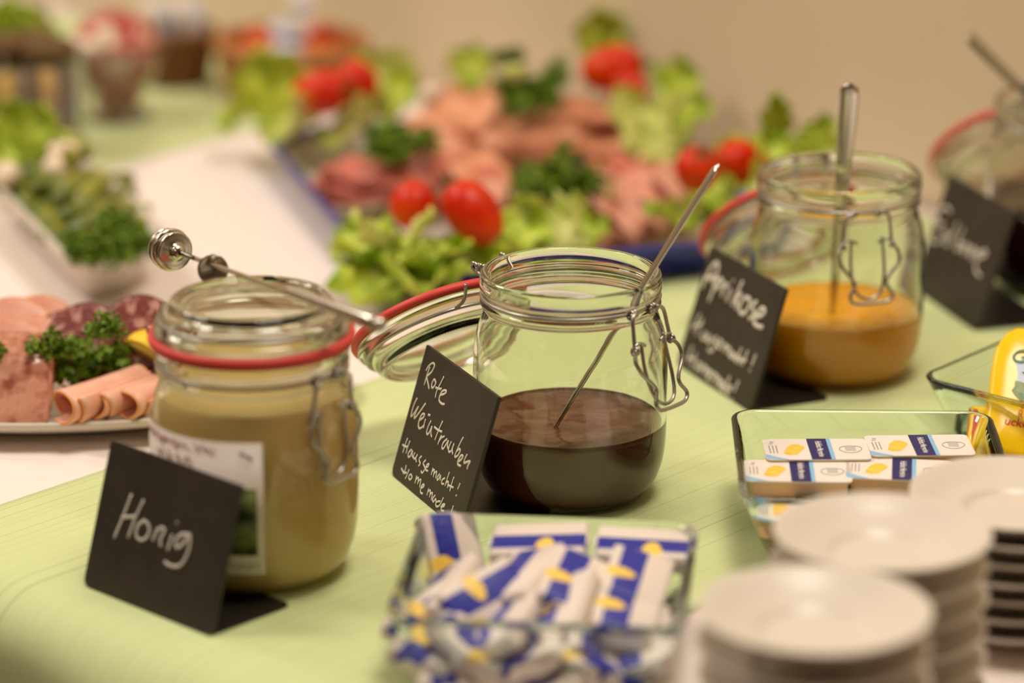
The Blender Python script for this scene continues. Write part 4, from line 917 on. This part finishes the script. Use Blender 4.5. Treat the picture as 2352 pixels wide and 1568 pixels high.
for pr, px, py, z, rt, sc, lb in [
 (1, 950, 470, .060, (60, 0, 105), 1.12, 'round cherry tomato, left one of the front pair'),
 (0, 1085, 487, .060, (46, 0, 240), 1.25, 'long plum tomato, right one of the front pair'),
 (0, 738, 212, .064, (80, 0, 70), 1.20, 'cherry tomato, left one of the back left pair'),
 (1, 815, 190, .066, (70, 0, -60), 1.25, 'cherry tomato, right one of the back left pair'),
 (0, 1408, 158, .070, (80, 0, 80), 1.30, 'cherry tomato, upper one of the back right pair'),
 (1, 1445, 208, .062, (70, 0, -30), 1.05, 'cherry tomato, lower one of the back right pair'),
 (1, 1602, 388, .064, (30, 0, 20), 1.12, 'cherry tomato, left one of the pair beside the apricot jar'),
 (0, 1700, 372, .060, (80, 0, -60), 1.10, 'cherry tomato, right one of the pair beside the apricot jar')]:
    put(TOM[pr], G(px, py, z), rt, lb, GT, sc)
GP = 'parsley sprigs on the blue rimmed platter'
for pr, px, py, z, rt, sc, lb in [
 (0, 915, 318, .060, (0, 0, 30), (1.35, 1.2, 1.15), 'curly parsley on the smoked ham at the front left'),
 (1, 1280, 402, .056, (0, 0, 0), (1.6, 1.2, 1.5), 'curly parsley in the middle of the platter'),
 (2, 1200, 210, .068, (0, 0, 60), (1.45, 1.4, 1.3), 'large curly parsley bunch on the roast ham at the back'),
 (0, 1170, 122, .084, (0, 0, 160), .62, 'small parsley tuft above the carved vegetable flower'),
 (1, 1282, 168, .070, (0, 0, 80), .85, 'parsley tuft right of the carved vegetable flower')]:
    put(PARS[pr], G(px, py, z), rt, lb, GP, sc)
# white-green vegetable flower on the rear parsley and the small white ball
t = thing('vegetable_flower', 'pale green carved vegetable flower on the rear parsley', 'garnish', G(1180, 178, .092))
for k in range(9):
    a = 2*PI*k/9; v, f = lathe_vf(smooth_prof([(0, 0), (.0030, .002), (.0036, .006), (.0020, .0095), (0, .0105)], 2), 10)
    Mx = Matrix.Rotation(a, 4, 'Z') @ Matrix.Rotation(math.radians(58 if k % 2 else 38), 4, 'Y') @ Matrix.Diagonal((.5, 1, 1, 1))
    mesh_obj('petal', [Mx @ Vector(q) for q in v], f, M_lettuce_pale, t)
v, f = lathe_vf(smooth_prof([(0, -.003), (.003, -.002), (.0036, .001), (.0022, .004), (0, .005)], 3), 16); mesh_obj('heart', v, f, M_radishcut, t)
v, f = lathe_vf(smooth_prof([(0, -.0078), (.0045, -.0068), (.0078, -.001), (.0070, .0040), (.0035, .0074), (0, .0080)], 3), 24)
tag(mesh_obj('pearl_onion', v, f, M_radishcut), 'small whitish ball between the pale lettuce and the roast ham', 'onion').location = G(990, 217, .062)

# ------------------------------------------------------------------ oval plate with cold cuts, at the left edge
PC = Vector((-.262, 1.796, -.0004)); PA, PB = .165, .088
t = thing('oval_plate', 'white oval porcelain plate of sliced meats behind the honey jar', 'plate', PC, (0, 0, math.radians(3)))
def oval(s, z, n=72, inset=0.0): return [((PA*s-inset)*math.cos(2*PI*i/n), (PB*s-inset)*math.sin(2*PI*i/n), z) for i in range(n)]
v, f = loft_rings([oval(.62, 0), oval(.66, 0), oval(.68, .0022), oval(.86, .0070), oval(.985, .0125), oval(1.0, .0145), oval(1.0, .0160), oval(.985, .0168), oval(.94, .0150), oval(.84, .0105), oval(.70, .0060), oval(.6, .0050), oval(.3, .0048)])
mesh_obj('dish', v, f, M_porc, t)
def disc_proto(name, cat, R, th, m, rim, seed):
    t = thing(name, 'x', cat)
    v, f = lathe_vf(smooth_prof([(0, th), (R*.6, th), (R-.0008, th*.96), (R-.0003, th*.5), (R-.0008, 0), (0, 0)], 2), 40)
    v = [(x*(1+.03*math.sin(2*math.atan2(y, x)+seed)), y, z+.05*R*noise.noise(Vector((x*30, y*30, seed)))) for x, y, z in v]
    mesh_obj('meat', v, f, m, t)
    v, f = lathe_vf([(R-.0006, 0), (R, .0002), (R, th-.0002), (R-.0006, th), (R-.0009, th*.5)], 40, close=True)
    v = [(x*(1+.03*math.sin(2*math.atan2(y, x)+seed)), y, z+.05*R*noise.noise(Vector((x*30, y*30, seed)))) for x, y, z in v]
    mesh_obj('casing', v, f, rim, t); t['used'] = 0
    return t
SAL = disc_proto('salami_slice', 'salami', .0205, .0022, M_salami, M_casing, 2)
SAL2 = disc_proto('sausage_slice', 'sausage', .0225, .0022, M_ham_pink, M_rind, 5)
for i, (px, py, z, rt, sc, lb) in enumerate([
 (318, 765, .046, (58, 0, -12), 1.1, 'salami slice standing at the back beside the honey jar lid'), (352, 790, .040, (56, 6, -22), 1.0, 'salami slice half hidden by the honey jar shoulder'),
 (296, 812, .034, (50, 0, -6), 1.1, 'salami slice with coarse white fat, above the ham rolls'), (262, 822, .030, (46, -6, 6), 1.0, 'salami slice between parsley and the coarse fat slice'),
 (200, 782, .040, (54, 0, 4), 1.1, 'salami slice behind the parsley top'), (155, 790, .036, (50, 4, 12), 1.0, 'salami slice behind the left half of the parsley'), (235, 850, .026, (40, 0, 0), .95, 'salami slice low behind the first ham roll')]):
    put(SAL, G(px, py, z), rt, lb, 'salami slices on the oval plate', sc)
for i, (px, py, z, rt, sc, lb) in enumerate([
 (30, 772, .036, (46, 0, 10), 1.1, 'pale sausage slice at the frame edge, back row'), (85, 765, .036, (48, 5, -8), 1.05, 'pale sausage slice left of the parsley, back row'), (20, 812, .034, (44, 0, 6), 1.0, 'pale sausage slice at the frame edge above the brawn'), (75, 808, .034, (44, 0, -10), 1.0, 'pale sausage slice just above the brawn')]):
    put(SAL2, G(px, py, z), rt, lb, 'pale sausage slices on the oval plate', sc)
def brawn_proto():
    pts = rrect(.030, .022, .007, 5); rnd = random.Random(4); k = len(pts)
    jit = [1+rnd.uniform(-.03, .03) for _ in pts]
    v, f = loft_rings([[(x*s*j, y*s*j, z) for (x, y), j in zip(pts, jit)] for s, z in ((.96, 0), (1, .0010), (1, .0040), (.96, .0050), (.5, .0052))])
    o = mesh_obj('brawn_slice', v, f, M_aspic); tag(o, 'x', 'brawn'); o['used'] = 0; return o
BR = brawn_proto()
for i, (px, py, z, hd) in enumerate(((-8, 900, .028, 4), (4, 878, .031, -4), (-14, 862, .034, 4), (10, 846, .036, -6))):
    put(BR, G(px, py, z), (56-3*i, 0, hd), 'marbled pink brawn slice leaning at the frame edge, %s' % ('frontmost', 'second from the front', 'third from the front', 'hindmost')[i], 'brawn slices on the oval plate', .98)
def roll(label, A, B, r0, r1, seed):
    """a slice of ham rolled into a cornet, open towards A"""
    A = Vector(A); B = Vector(B); Mx = orient(A, B, (0, 0, 1)); Lg = (B-A).length
    t = thing('ham_roll', label, 'ham', A, Mx.to_euler(), 'rolled ham slices on the oval plate')
    v = []; f = []; N = 16; K = 64; turns = 1.45
    for i in range(N+1):
        q = i/N; r = r0+(r1-r0)*q
        for k in range(K+1):
            a = 2*PI*turns*k/K + seed; rr = r*(1-.26*k/K)*(1+.05*math.sin(3*a+q*3)); v.append((rr*math.cos(a)*1.12, rr*math.sin(a)*.88, Lg*q - .004*math.sin(a*.5+seed)*(1-q)))
    for i in range(N):
        for k in range(K): f.append((i*(K+1)+k, i*(K+1)+k+1, (i+1)*(K+1)+k+1, (i+1)*(K+1)+k))
    o = mesh_obj('slice', v, f, M_fatham, t); solid(o, .0011, 1)
    mesh_obj('edge', *tube_vf([v[k] for k in range(K+1)], .00085, 6), M_rind, t)
    return t
roll('ham roll with the widest opening, leftmost of the three', G(150, 935, .0245), G(325, 866, .028), .0118, .0085, 2.4)
roll('ham roll in the middle of the three, opening half closed', G(222, 930, .0235), G(345, 885, .024), .0096, .0085, 2.0)
roll('ham roll beside the honey jar, rightmost of the three', G(298, 928, .0235), G(405, 874, .025), .0100, .0088, 2.8)
put(PARS[0], G(168, 812, .040), (0, 0, 10), 'big curly parsley bunch on the oval plate', None, (1.40, 1.1, 1.2))
put(PARS[2], G(238, 745, .062), (0, 0, 0), 'upright parsley sprig above the big bunch on the oval plate', None, .62)
put(PARS[1], G(112, 790, .052), (0, 0, 0), 'parsley sprig at the upper left of the big bunch', None, .72)
put(PARS[1], G(-4, 806, .050), (0, 0, 50), 'parsley tip at the frame edge above the brawn', None, .35)
# lemon wedge
t = thing('lemon_wedge', 'bright yellow lemon wedge peeping out behind the honey jar', 'lemon', G(366, 850, .028), (math.radians(10), math.radians(-60), math.radians(-30)))
t.scale = (1.1, 1.1, 1.0)
v = []; f = []; N, K = 14, 10
for i in range(N+1):
    th_ = PI*i/N
    for k in range(K+1):
        a = math.radians(-35+70*k/K); r = .019*math.sin(th_)**.8; v.append((r*math.cos(a), r*math.sin(a), -.026*math.cos(th_)))
for i in range(N):
    for k in range(K): f.append((i*(K+1)+k, i*(K+1)+k+1, (i+1)*(K+1)+k+1, (i+1)*(K+1)+k))
o = mesh_obj('peel', v, f, M_lemon, t); solid(o, .002, -1)
v2 = [(x*.9, y*.9, z*.92) for x, y, z in v]; nb = len(v2); v2 += [(0, 0, -.026*math.cos(PI*i/N)*.92) for i in range(N+1)]
f2 = list(f) + [(i*(K+1), (i+1)*(K+1), nb+i+1, nb+i) for i in range(N)] + [(i*(K+1)+K, nb+i, nb+i+1, (i+1)*(K+1)+K) for i in range(N)]
mesh_obj('flesh', v2, f2, M_lemonflesh, t)

# ------------------------------------------------------------------ deep white dish of gherkins, left
cF = G(160, 612, .034); cR = G(372, 548, .034); eu = (cR-cF); wu = eu.length+.008; eu = eu.normalized(); ev = (G(0, 448, .034)-cF); ev.z = 0; ev.normalize(); lv = .26
bc = cF + eu*(wu/2) + ev*(lv/2); bang = math.atan2(eu.y, eu.x)
SH = Matrix(((eu.x, ev.x, 0), (eu.y, ev.y, 0), (0, 0, 1)))     # the dish is a slanting parallelogram
t = thing('deep_dish', 'deep white rectangular porcelain dish of gherkins and parsley', 'dish', (bc.x, bc.y, -.0004), (0, 0, 0))
a_, b_ = wu/2, lv/2
def rr2(s, z, r=.022): 
    return [(x, y, z + (.004*(abs(x)/(a_))**3 if z > .028 else 0)) for x, y in rrect(a_-s, b_-s, r, 8)]
v, f = loft_rings([rr2(.026, 0, .012), rr2(.023, 0, .014), rr2(.022, .003, .015), rr2(.012, .015, .018), rr2(.002, .030, .022), rr2(0, .034, .023), rr2(.001, .0355, .022), rr2(.004, .0350, .020), rr2(.008, .0300, .018), rr2(.017, .014, .014), rr2(.026, .006, .010), rr2(.034, .0045, .006)])
mesh_obj('bowl', [SH @ Vector(q) for q in v], f, M_porc, t)
def gherkin_proto(m, seed, L=.052, r=.0085):
    v, f = lathe_vf(smooth_prof([(0, -L/2), (r*.5, -L/2+.002), (r*.92, -L/4), (r, 0), (r*.94, L/4), (r*.5, L/2-.002), (0, L/2)], 4), 24)
    v = [(x*(1+.06*noise.noise(Vector((x*300, y*300, z*160+seed))))+.0025*math.sin(z*38+seed), y*(1+.06*noise.noise(Vector((y*300, x*200, z*160)))), z) for x, y, z in v]
    t = thing('gherkin', 'x', 'gherkin'); mesh_obj('fruit', v, f, m, t)
    mesh_obj('stem_end', *tube_vf([(v[-1][0], v[-1][1], L/2-.001), (v[-1][0]+.0005, 0, L/2+.0018)], [.0016, .0010], 7), M_calyx, t); t['used'] = 0; return t
GH = [gherkin_proto(M_gherkin, 1), gherkin_proto(M_gherkin2, 3, .056, .0080)]
rnd = random.Random(21)
for j in range(3):
    for i in range(9):
        q = cF + ev*(.045+.0195*i+rnd.uniform(-.003, .003)) + eu*(wu*(.34+.26*j if i % 2 else .26+.24*j) + rnd.uniform(-.004, .004))
        if j == 2 and i > 6: continue
        z = .028+.0095*(j % 2)+rnd.uniform(0, .006)
        put(GH[(i+j) % 2], Vector((q.x, q.y, z)), (90+rnd.uniform(-10, 10), rnd.uniform(-6, 6), math.degrees(bang)-80+rnd.uniform(-14, 14)), 'olive green gherkin, %s from the front in the %s row of the deep dish' % (CARD[i], ('left', 'middle', 'right')[j]), 'gherkins in the deep white dish', rnd.uniform(.92, 1.08))
GQ = 'parsley in the deep white dish'
for pr, px, py, z, sc, lb in [(0, 190, 560, .044, .95, 'parsley bunch at the front corner of the deep dish'), (1, 255, 550, .046, 1.0, 'parsley bunch in the middle of the deep dish front'), (2, 318, 545, .044, .95, 'parsley bunch at the right tip of the deep dish'), (1, 258, 500, .050, .7, 'parsley tuft behind the front parsley of the deep dish')]:
    put(PARS[pr], G(px, py, z), (0, 0, rnd.uniform(0, 300)), lb, GQ, sc)
for pr, px, py, z, rt, sc, lb in [(0, 40, 318, .060, (56, 0, 10), .8, 'lettuce leaf standing at the back of the deep dish'), (1, 90, 318, .060, (50, 10, -16), .62, 'lettuce leaf beside the dark glass, rear of the deep dish'), (3, 10, 360, .050, (20, 0, 30), .7, 'lettuce leaf at the frame edge in the deep dish'), (2, 150, 385, .046, (6, 0, -75), .65, 'pale lettuce heart at the rear right of the deep dish')]:
    put(LEAVES[pr], G(px, py, z), rt, lb, 'lettuce leaves in the deep white dish', sc)
v, f = lathe_vf(smooth_prof([(0, -.009), (.007, -.006), (.010, 0), (.0085, .006), (.0045, .0125), (0, .016)], 3), 28)
for px, py, z, rt, sc, lb in [(160, 362, .052, (60, 0, -70), 1.1, 'whitish radish piece at the rear of the deep dish'), (125, 385, .048, (90, 0, 40), .9, 'cream coloured radish piece left of the whitish one'), (18, 400, .046, (80, 0, 10), .9, 'cream coloured radish piece at the frame edge')]:
    o = mesh_obj('radish_piece', v, f, M_radishcut); tag(o, lb, 'radish', 'radish pieces in the deep white dish'); o.location = G(px, py, z); o.rotation_euler = [math.radians(a) for a in rt]; o.scale = (sc,)*3

# ------------------------------------------------------------------ goblet of radishes
gp = G(268, 272, 0)
t = thing('glass_goblet', 'footed glass goblet heaped with red and white radishes', 'goblet', (gp.x, gp.y, .0006)); t.scale = (1.12, 1.12, .84)
v, f = lathe_vf(smooth_prof([(0, .0022), (.016, .0010), (.022, 0), (.0245, .0008), (.0240, .0026), (.0180, .0045), (.0110, .0070), (.0105, .0090), (.0150, .0140), (.0205, .0240), (.0265, .0380), (.0315, .0520), (.0345, .0650), (.0352, .0720), (.0345, .0727),
    (.0334, .0720), (.0322, .0645), (.0292, .0525), (.0242, .0385), (.0184, .0255), (.0128, .0160), (.0070, .0115), (0, .0110)], 3), 64)
mesh_obj('glass', v, f, M_clear, t)
def radish_proto(ms, seed):
    t = thing('radish', 'x', 'radish')
    v, f = lathe_vf(smooth_prof([(0, -.0085), (.0050, -.0072), (.0084, -.001), (.0070, .0045), (.0032, .0080), (.0012, .0092), (0, .0094)], 3), 24)
    v = [(x*(1+.05*math.sin(seed+2*math.atan2(y, x))), y, z) for x, y, z in v]
    mesh_obj('root', v, f, ms, t)
    mesh_obj('cut_end', *lathe_vf([(0, -.0087), (.0034, -.0082), (.0046, -.0076), (.0040, -.0070), (0, -.0070)], 16), M_radishcut, t)
    t['used'] = 0; return t
M_radpink = mat('radish_pink', rgb(226, 146, 130), rgb(182, 84, 74), 110, rough=.3)
RD = [radish_proto(M_radish, 1), radish_proto(M_radishcut, 2), radish_proto(M_radpink, 3)]
rnd = random.Random(5); placed = []
for layer, (z, R0) in enumerate(((.020, .007), (.033, .012), (.046, .0175), (.059, .022), (.071, .0235), (.082, .0165), (.090, .006))):
    n = max(3, int(2*PI*R0/.0150)) if R0 > .0065 else 2
    for k in range(n):
        a = 2*PI*k/n + layer*.7; placed.append((R0*math.cos(a), R0*math.sin(a), z))
    if R0 > .018:
        for k in range(3): a = 2*PI*k/3+layer; placed.append((R0*.35*math.cos(a), R0*.35*math.sin(a), z+.002))
for i, (x, y, z) in enumerate(placed):
    side = x*.3 - y     # towards the camera
    kind = 1 if (.056 < z < .088 and x < .006 and y < .01 and i % 3) else (0 if (z > .078 or i % 4 == 1) else 2)
    lb = ('red radish heaped in the glass goblet', 'cream coloured cut radish in the glass goblet', 'pinkish radish pressed against the goblet wall')[kind]
    put(RD[kind], gp + Vector((x*1.12, y*1.12, z*.84)), (rnd.uniform(0, 180), rnd.uniform(0, 180), rnd.uniform(0, 360)), lb, 'radishes in the glass goblet', rnd.uniform(1.10, 1.26))

# ------------------------------------------------------------------ brown glass jar of cracker sticks, left edge
vp = G(72, 345, 0)
t = thing('storage_glass', 'straight glass of brown and ochre sticks at the left frame edge', 'glass', (vp.x, vp.y, .0006)); t.scale = (1.3, 1.3, 1)
v, f = lathe_vf(smooth_prof([(0, .001), (.026, 0), (.0295, .003), (.0320, .020), (.0345, .050), (.0360, .070), (.0364, .0715), (.0350, .0715), (.0325, .050), (.0300, .020), (.0275, .0055), (0, .0045)], 3), 56)
mesh_obj('glass', v, f, M_clear, t)
M_st = [mat('brown_crust', rgb(96, 66, 36), rgb(70, 46, 22), 90, rough=.7, bump=.4), mat('ochre_crust', rgb(206, 158, 60), rgb(176, 128, 44), 90, rough=.7, bump=.3), mat('dark_rye', rgb(92, 68, 34), rgb(110, 82, 44), 120, rough=.8, bump=.5), mat('grey_brown_crust', rgb(124, 96, 72), rgb(104, 78, 56), 100, rough=.8, bump=.4)]
rnd = random.Random(9); spots = [(0, 0)] + [(.011*math.cos(a), .011*math.sin(a)) for a in [2*PI*k/5 for k in range(5)]] + [(.0215*math.cos(a), .0215*math.sin(a)) for a in [2*PI*k/11+.2 for k in range(11)]]
for i, (x, y) in enumerate(spots):
    hgt = rnd.uniform(.056, .070); m_ = M_st[(0, 1, 0, 1, 3, 0, 2, 1, 0, 2, 1, 0, 3, 1, 3, 1, 3)[i]]
    v, f = tube_vf([(0, 0, 0), (.0003, 0, hgt*.3), (-.0004, .0003, hgt*.7), (0, 0, hgt)], [.0042, .0048, .0047, .0035], 12)
    o = mesh_obj('bread_stick', v, f, m_); tag(o, 'blurred %s bread stick standing in the straight glass' % ('ochre' if m_ == M_st[1] else 'brown'), 'bread stick', 'bread sticks in the straight glass')
    o.scale = (1.6, 1.6, 1); o.location = vp + Vector((x*1.3, y*1.3, .0055)); o.rotation_euler = (rnd.uniform(-.04, .04), rnd.uniform(-.04, .04), rnd.uniform(0, 6))
# round rye rolls on top
for i, (x, y, z, r) in enumerate(((.014, -.004, .0775, .016), (-.014, .006, .078, .015), (.002, .016, .079, .014))):
    v, f = lathe_vf(smooth_prof([(0, -r*.6), (r*.8, -r*.45), (r, 0), (r*.75, r*.5), (0, r*.75)], 4), 28)
    o = mesh_obj('rye_cracker', v, f, M_st[2]); tag(o, 'dark round cracker lying on the sticks, %s' % ('right one', 'left one', 'rear one')[i], 'cracker', 'round crackers on the straight glass'); o.location = vp + Vector((x*1.3, y*1.3, z)); o.scale = (1.3, 1.3, 1)
# lettuce in the top left corner, in a small white pot
lp = G(35, 190, 0)
t = thing('white_pot', 'small white pot of green leaves in the top left corner', 'pot', (lp.x, lp.y, -.0006))
mesh_obj('pot', *lathe_vf(smooth_prof([(0, .002), (.020, 0), (.023, .002), (.029, .030), (.031, .040), (.0300, .041), (.0275, .030), (.0215, .005), (0, .004)], 3), 40), M_porc, t)
for i, (dx, dy, z, rt, sc, pr) in enumerate(((-.012, 0, .036, (66, 0, 20), .9, 0), (.012, -.006, .036, (70, 0, -25), .85, 1), (0, .010, .040, (80, 0, 0), 1.0, 0), (.020, .004, .034, (50, 0, -60), .8, 2), (-.02, .010, .036, (60, 0, 60), .9, 3))):
    put(LEAVES[pr], lp + Vector((dx, dy, z)), rt, 'lettuce leaf in the white pot, %s' % ('front left', 'front right', 'rear and tallest', 'pale one drooping right', 'at the frame edge')[i], 'leaves in the white pot', sc)

# ------------------------------------------------------------------ wicker baskets with packets
def basket(label, c, r0, r1, h, m, rows, seg=40):
    t = thing('wicker_basket', label, 'basket', (c.x, c.y, .0006), group='small wicker baskets')
    for k in range(rows):
        q = k/(rows-1); r = r0+(r1-r0)*q; z = .003+(h-.006)*q
        p = [((r + (.0013 if (i+k) % 2 else -.0013))*math.cos(2*PI*i/seg), (r + (.0013 if (i+k) % 2 else -.0013))*math.sin(2*PI*i/seg), z) for i in range(seg)]
        mesh_obj('weave_strand', *tube_vf(p, h/rows*.62, 6, closed=True), m, t)
    for k in range(20):
        a = 2*PI*k/20; mesh_obj('stake', *tube_vf([(r0*math.cos(a), r0*math.sin(a), .001), (r1*math.cos(a), r1*math.sin(a), h)], .0011, 6), m, t)
    p = [((r1+.001*math.sin(i*1.3))*math.cos(2*PI*i/60), (r1+.001*math.sin(i*1.3))*math.sin(2*PI*i/60), h+.0012*math.cos(i*1.3)) for i in range(60)]
    mesh_obj('braided_rim', *tube_vf(p, .0040, 8, closed=True), m, t)
    mesh_obj('base', *lathe_vf([(0, .0005), (r0, .0005), (r0+.001, .002), (r0, .0035), (0, .0035)], 32), m, t)
    return t
def packet_mesh(lx, ly, lz):
    return loft_rings([[(x, y, z) for x, y in rrect(a, b, .0015, 2)] for a, b, z in ((lx*.9, ly*.9, -lz), (lx, ly, -lz*.4), (lx, ly, lz*.4), (lx*.9, ly*.9, lz))])
bk = Vector((-.176, 2.545, 0))
basket('light wicker basket of red and orange packets, behind the platter', bk, .046, .058, .046, M_wicker, 7)
M_pk = [mat('red_packet', rgb(204, 56, 30), rgb(220, 84, 44), 120, rough=.35), mat('orange_packet', rgb(226, 112, 44), rough=.35), mat('pale_blue_packet', rgb(170, 186, 206), rgb(214, 204, 208), 200, rough=.35), mat('white_packet', rgb(226, 210, 192), rough=.4)]
rnd = random.Random(31)
pv, pf = packet_mesh(.016, .011, .0035)
PK = [(-.030, -.020, .038, 0), (-.006, -.030, .038, 1), (.020, -.028, .038, 0), (.036, -.006, .040, 2), (-.034, .008, .041, 1), (-.010, -.006, .044, 1), (.014, -.004, .045, 0), (.030, .018, .044, 0), (-.020, .026, .046, 0), (.006, .020, .050, 0), (.000, .000, .055, 2), (.022, .004, .054, 0), (-.022, -.004, .053, 0), (.004, .034, .046, 1), (-.002, .012, .060, 2), (-.004, -.020, .047, 2), (.028, -.018, .046, 1), (-.026, -.022, .046, 1)]
for i, (x, y, z, k) in enumerate(PK):
    o = mesh_obj('snack_packet', pv, pf, M_pk[k]); tag(o, '%s packet in the light wicker basket, %s' % (('red', 'orange', 'pale blue', 'white')[k], ('front' if y < -.012 else 'rear' if y > .012 else 'middle') + (' left' if x < -.012 else ' right' if x > .012 else ' centre') + (', on top' if z > .05 else '')), 'packet', 'packets in the light wicker basket')
    o.location = bk + Vector((x, y, z-.004)); o.rotation_euler = (rnd.uniform(-.5, .5), rnd.uniform(-.4, .4), rnd.uniform(0, 6))
o = mesh_obj('card_packet', *packet_mesh(.011, .017, .002), M_pk[3]); tag(o, 'white packet with a pale blue print standing upright in the light wicker basket', 'packet'); o.location = bk + Vector((.010, .002, .070)); o.rotation_euler = (1.3, 0, .1)
mesh_obj('blue_print', *box_vf(-.006, .006, -.004, .008, .0019, .0023), M_pk[2], o, smooth=False)
b2 = G(402, 190, 0)
basket('dark brown wicker basket of white packets, beside the goblet', b2, .024, .032, .042, M_wicker_dk, 7, 30)
for i in range(9):
    a = 2*PI*i/8; x, y = (0, 0) if i == 8 else (.017*math.cos(a), .017*math.sin(a))
    o = mesh_obj('sugar_packet', *packet_mesh(.009, .0028, .021), M_pk[3] if i % 3 else M_pk[2]); tag(o, 'white paper packet standing upright in the dark brown basket', 'packet', 'packets in the dark brown basket')
    o.location = b2 + Vector((x, y, .046)); o.rotation_euler = (rnd.uniform(-.15, .15), rnd.uniform(-.15, .15), a)
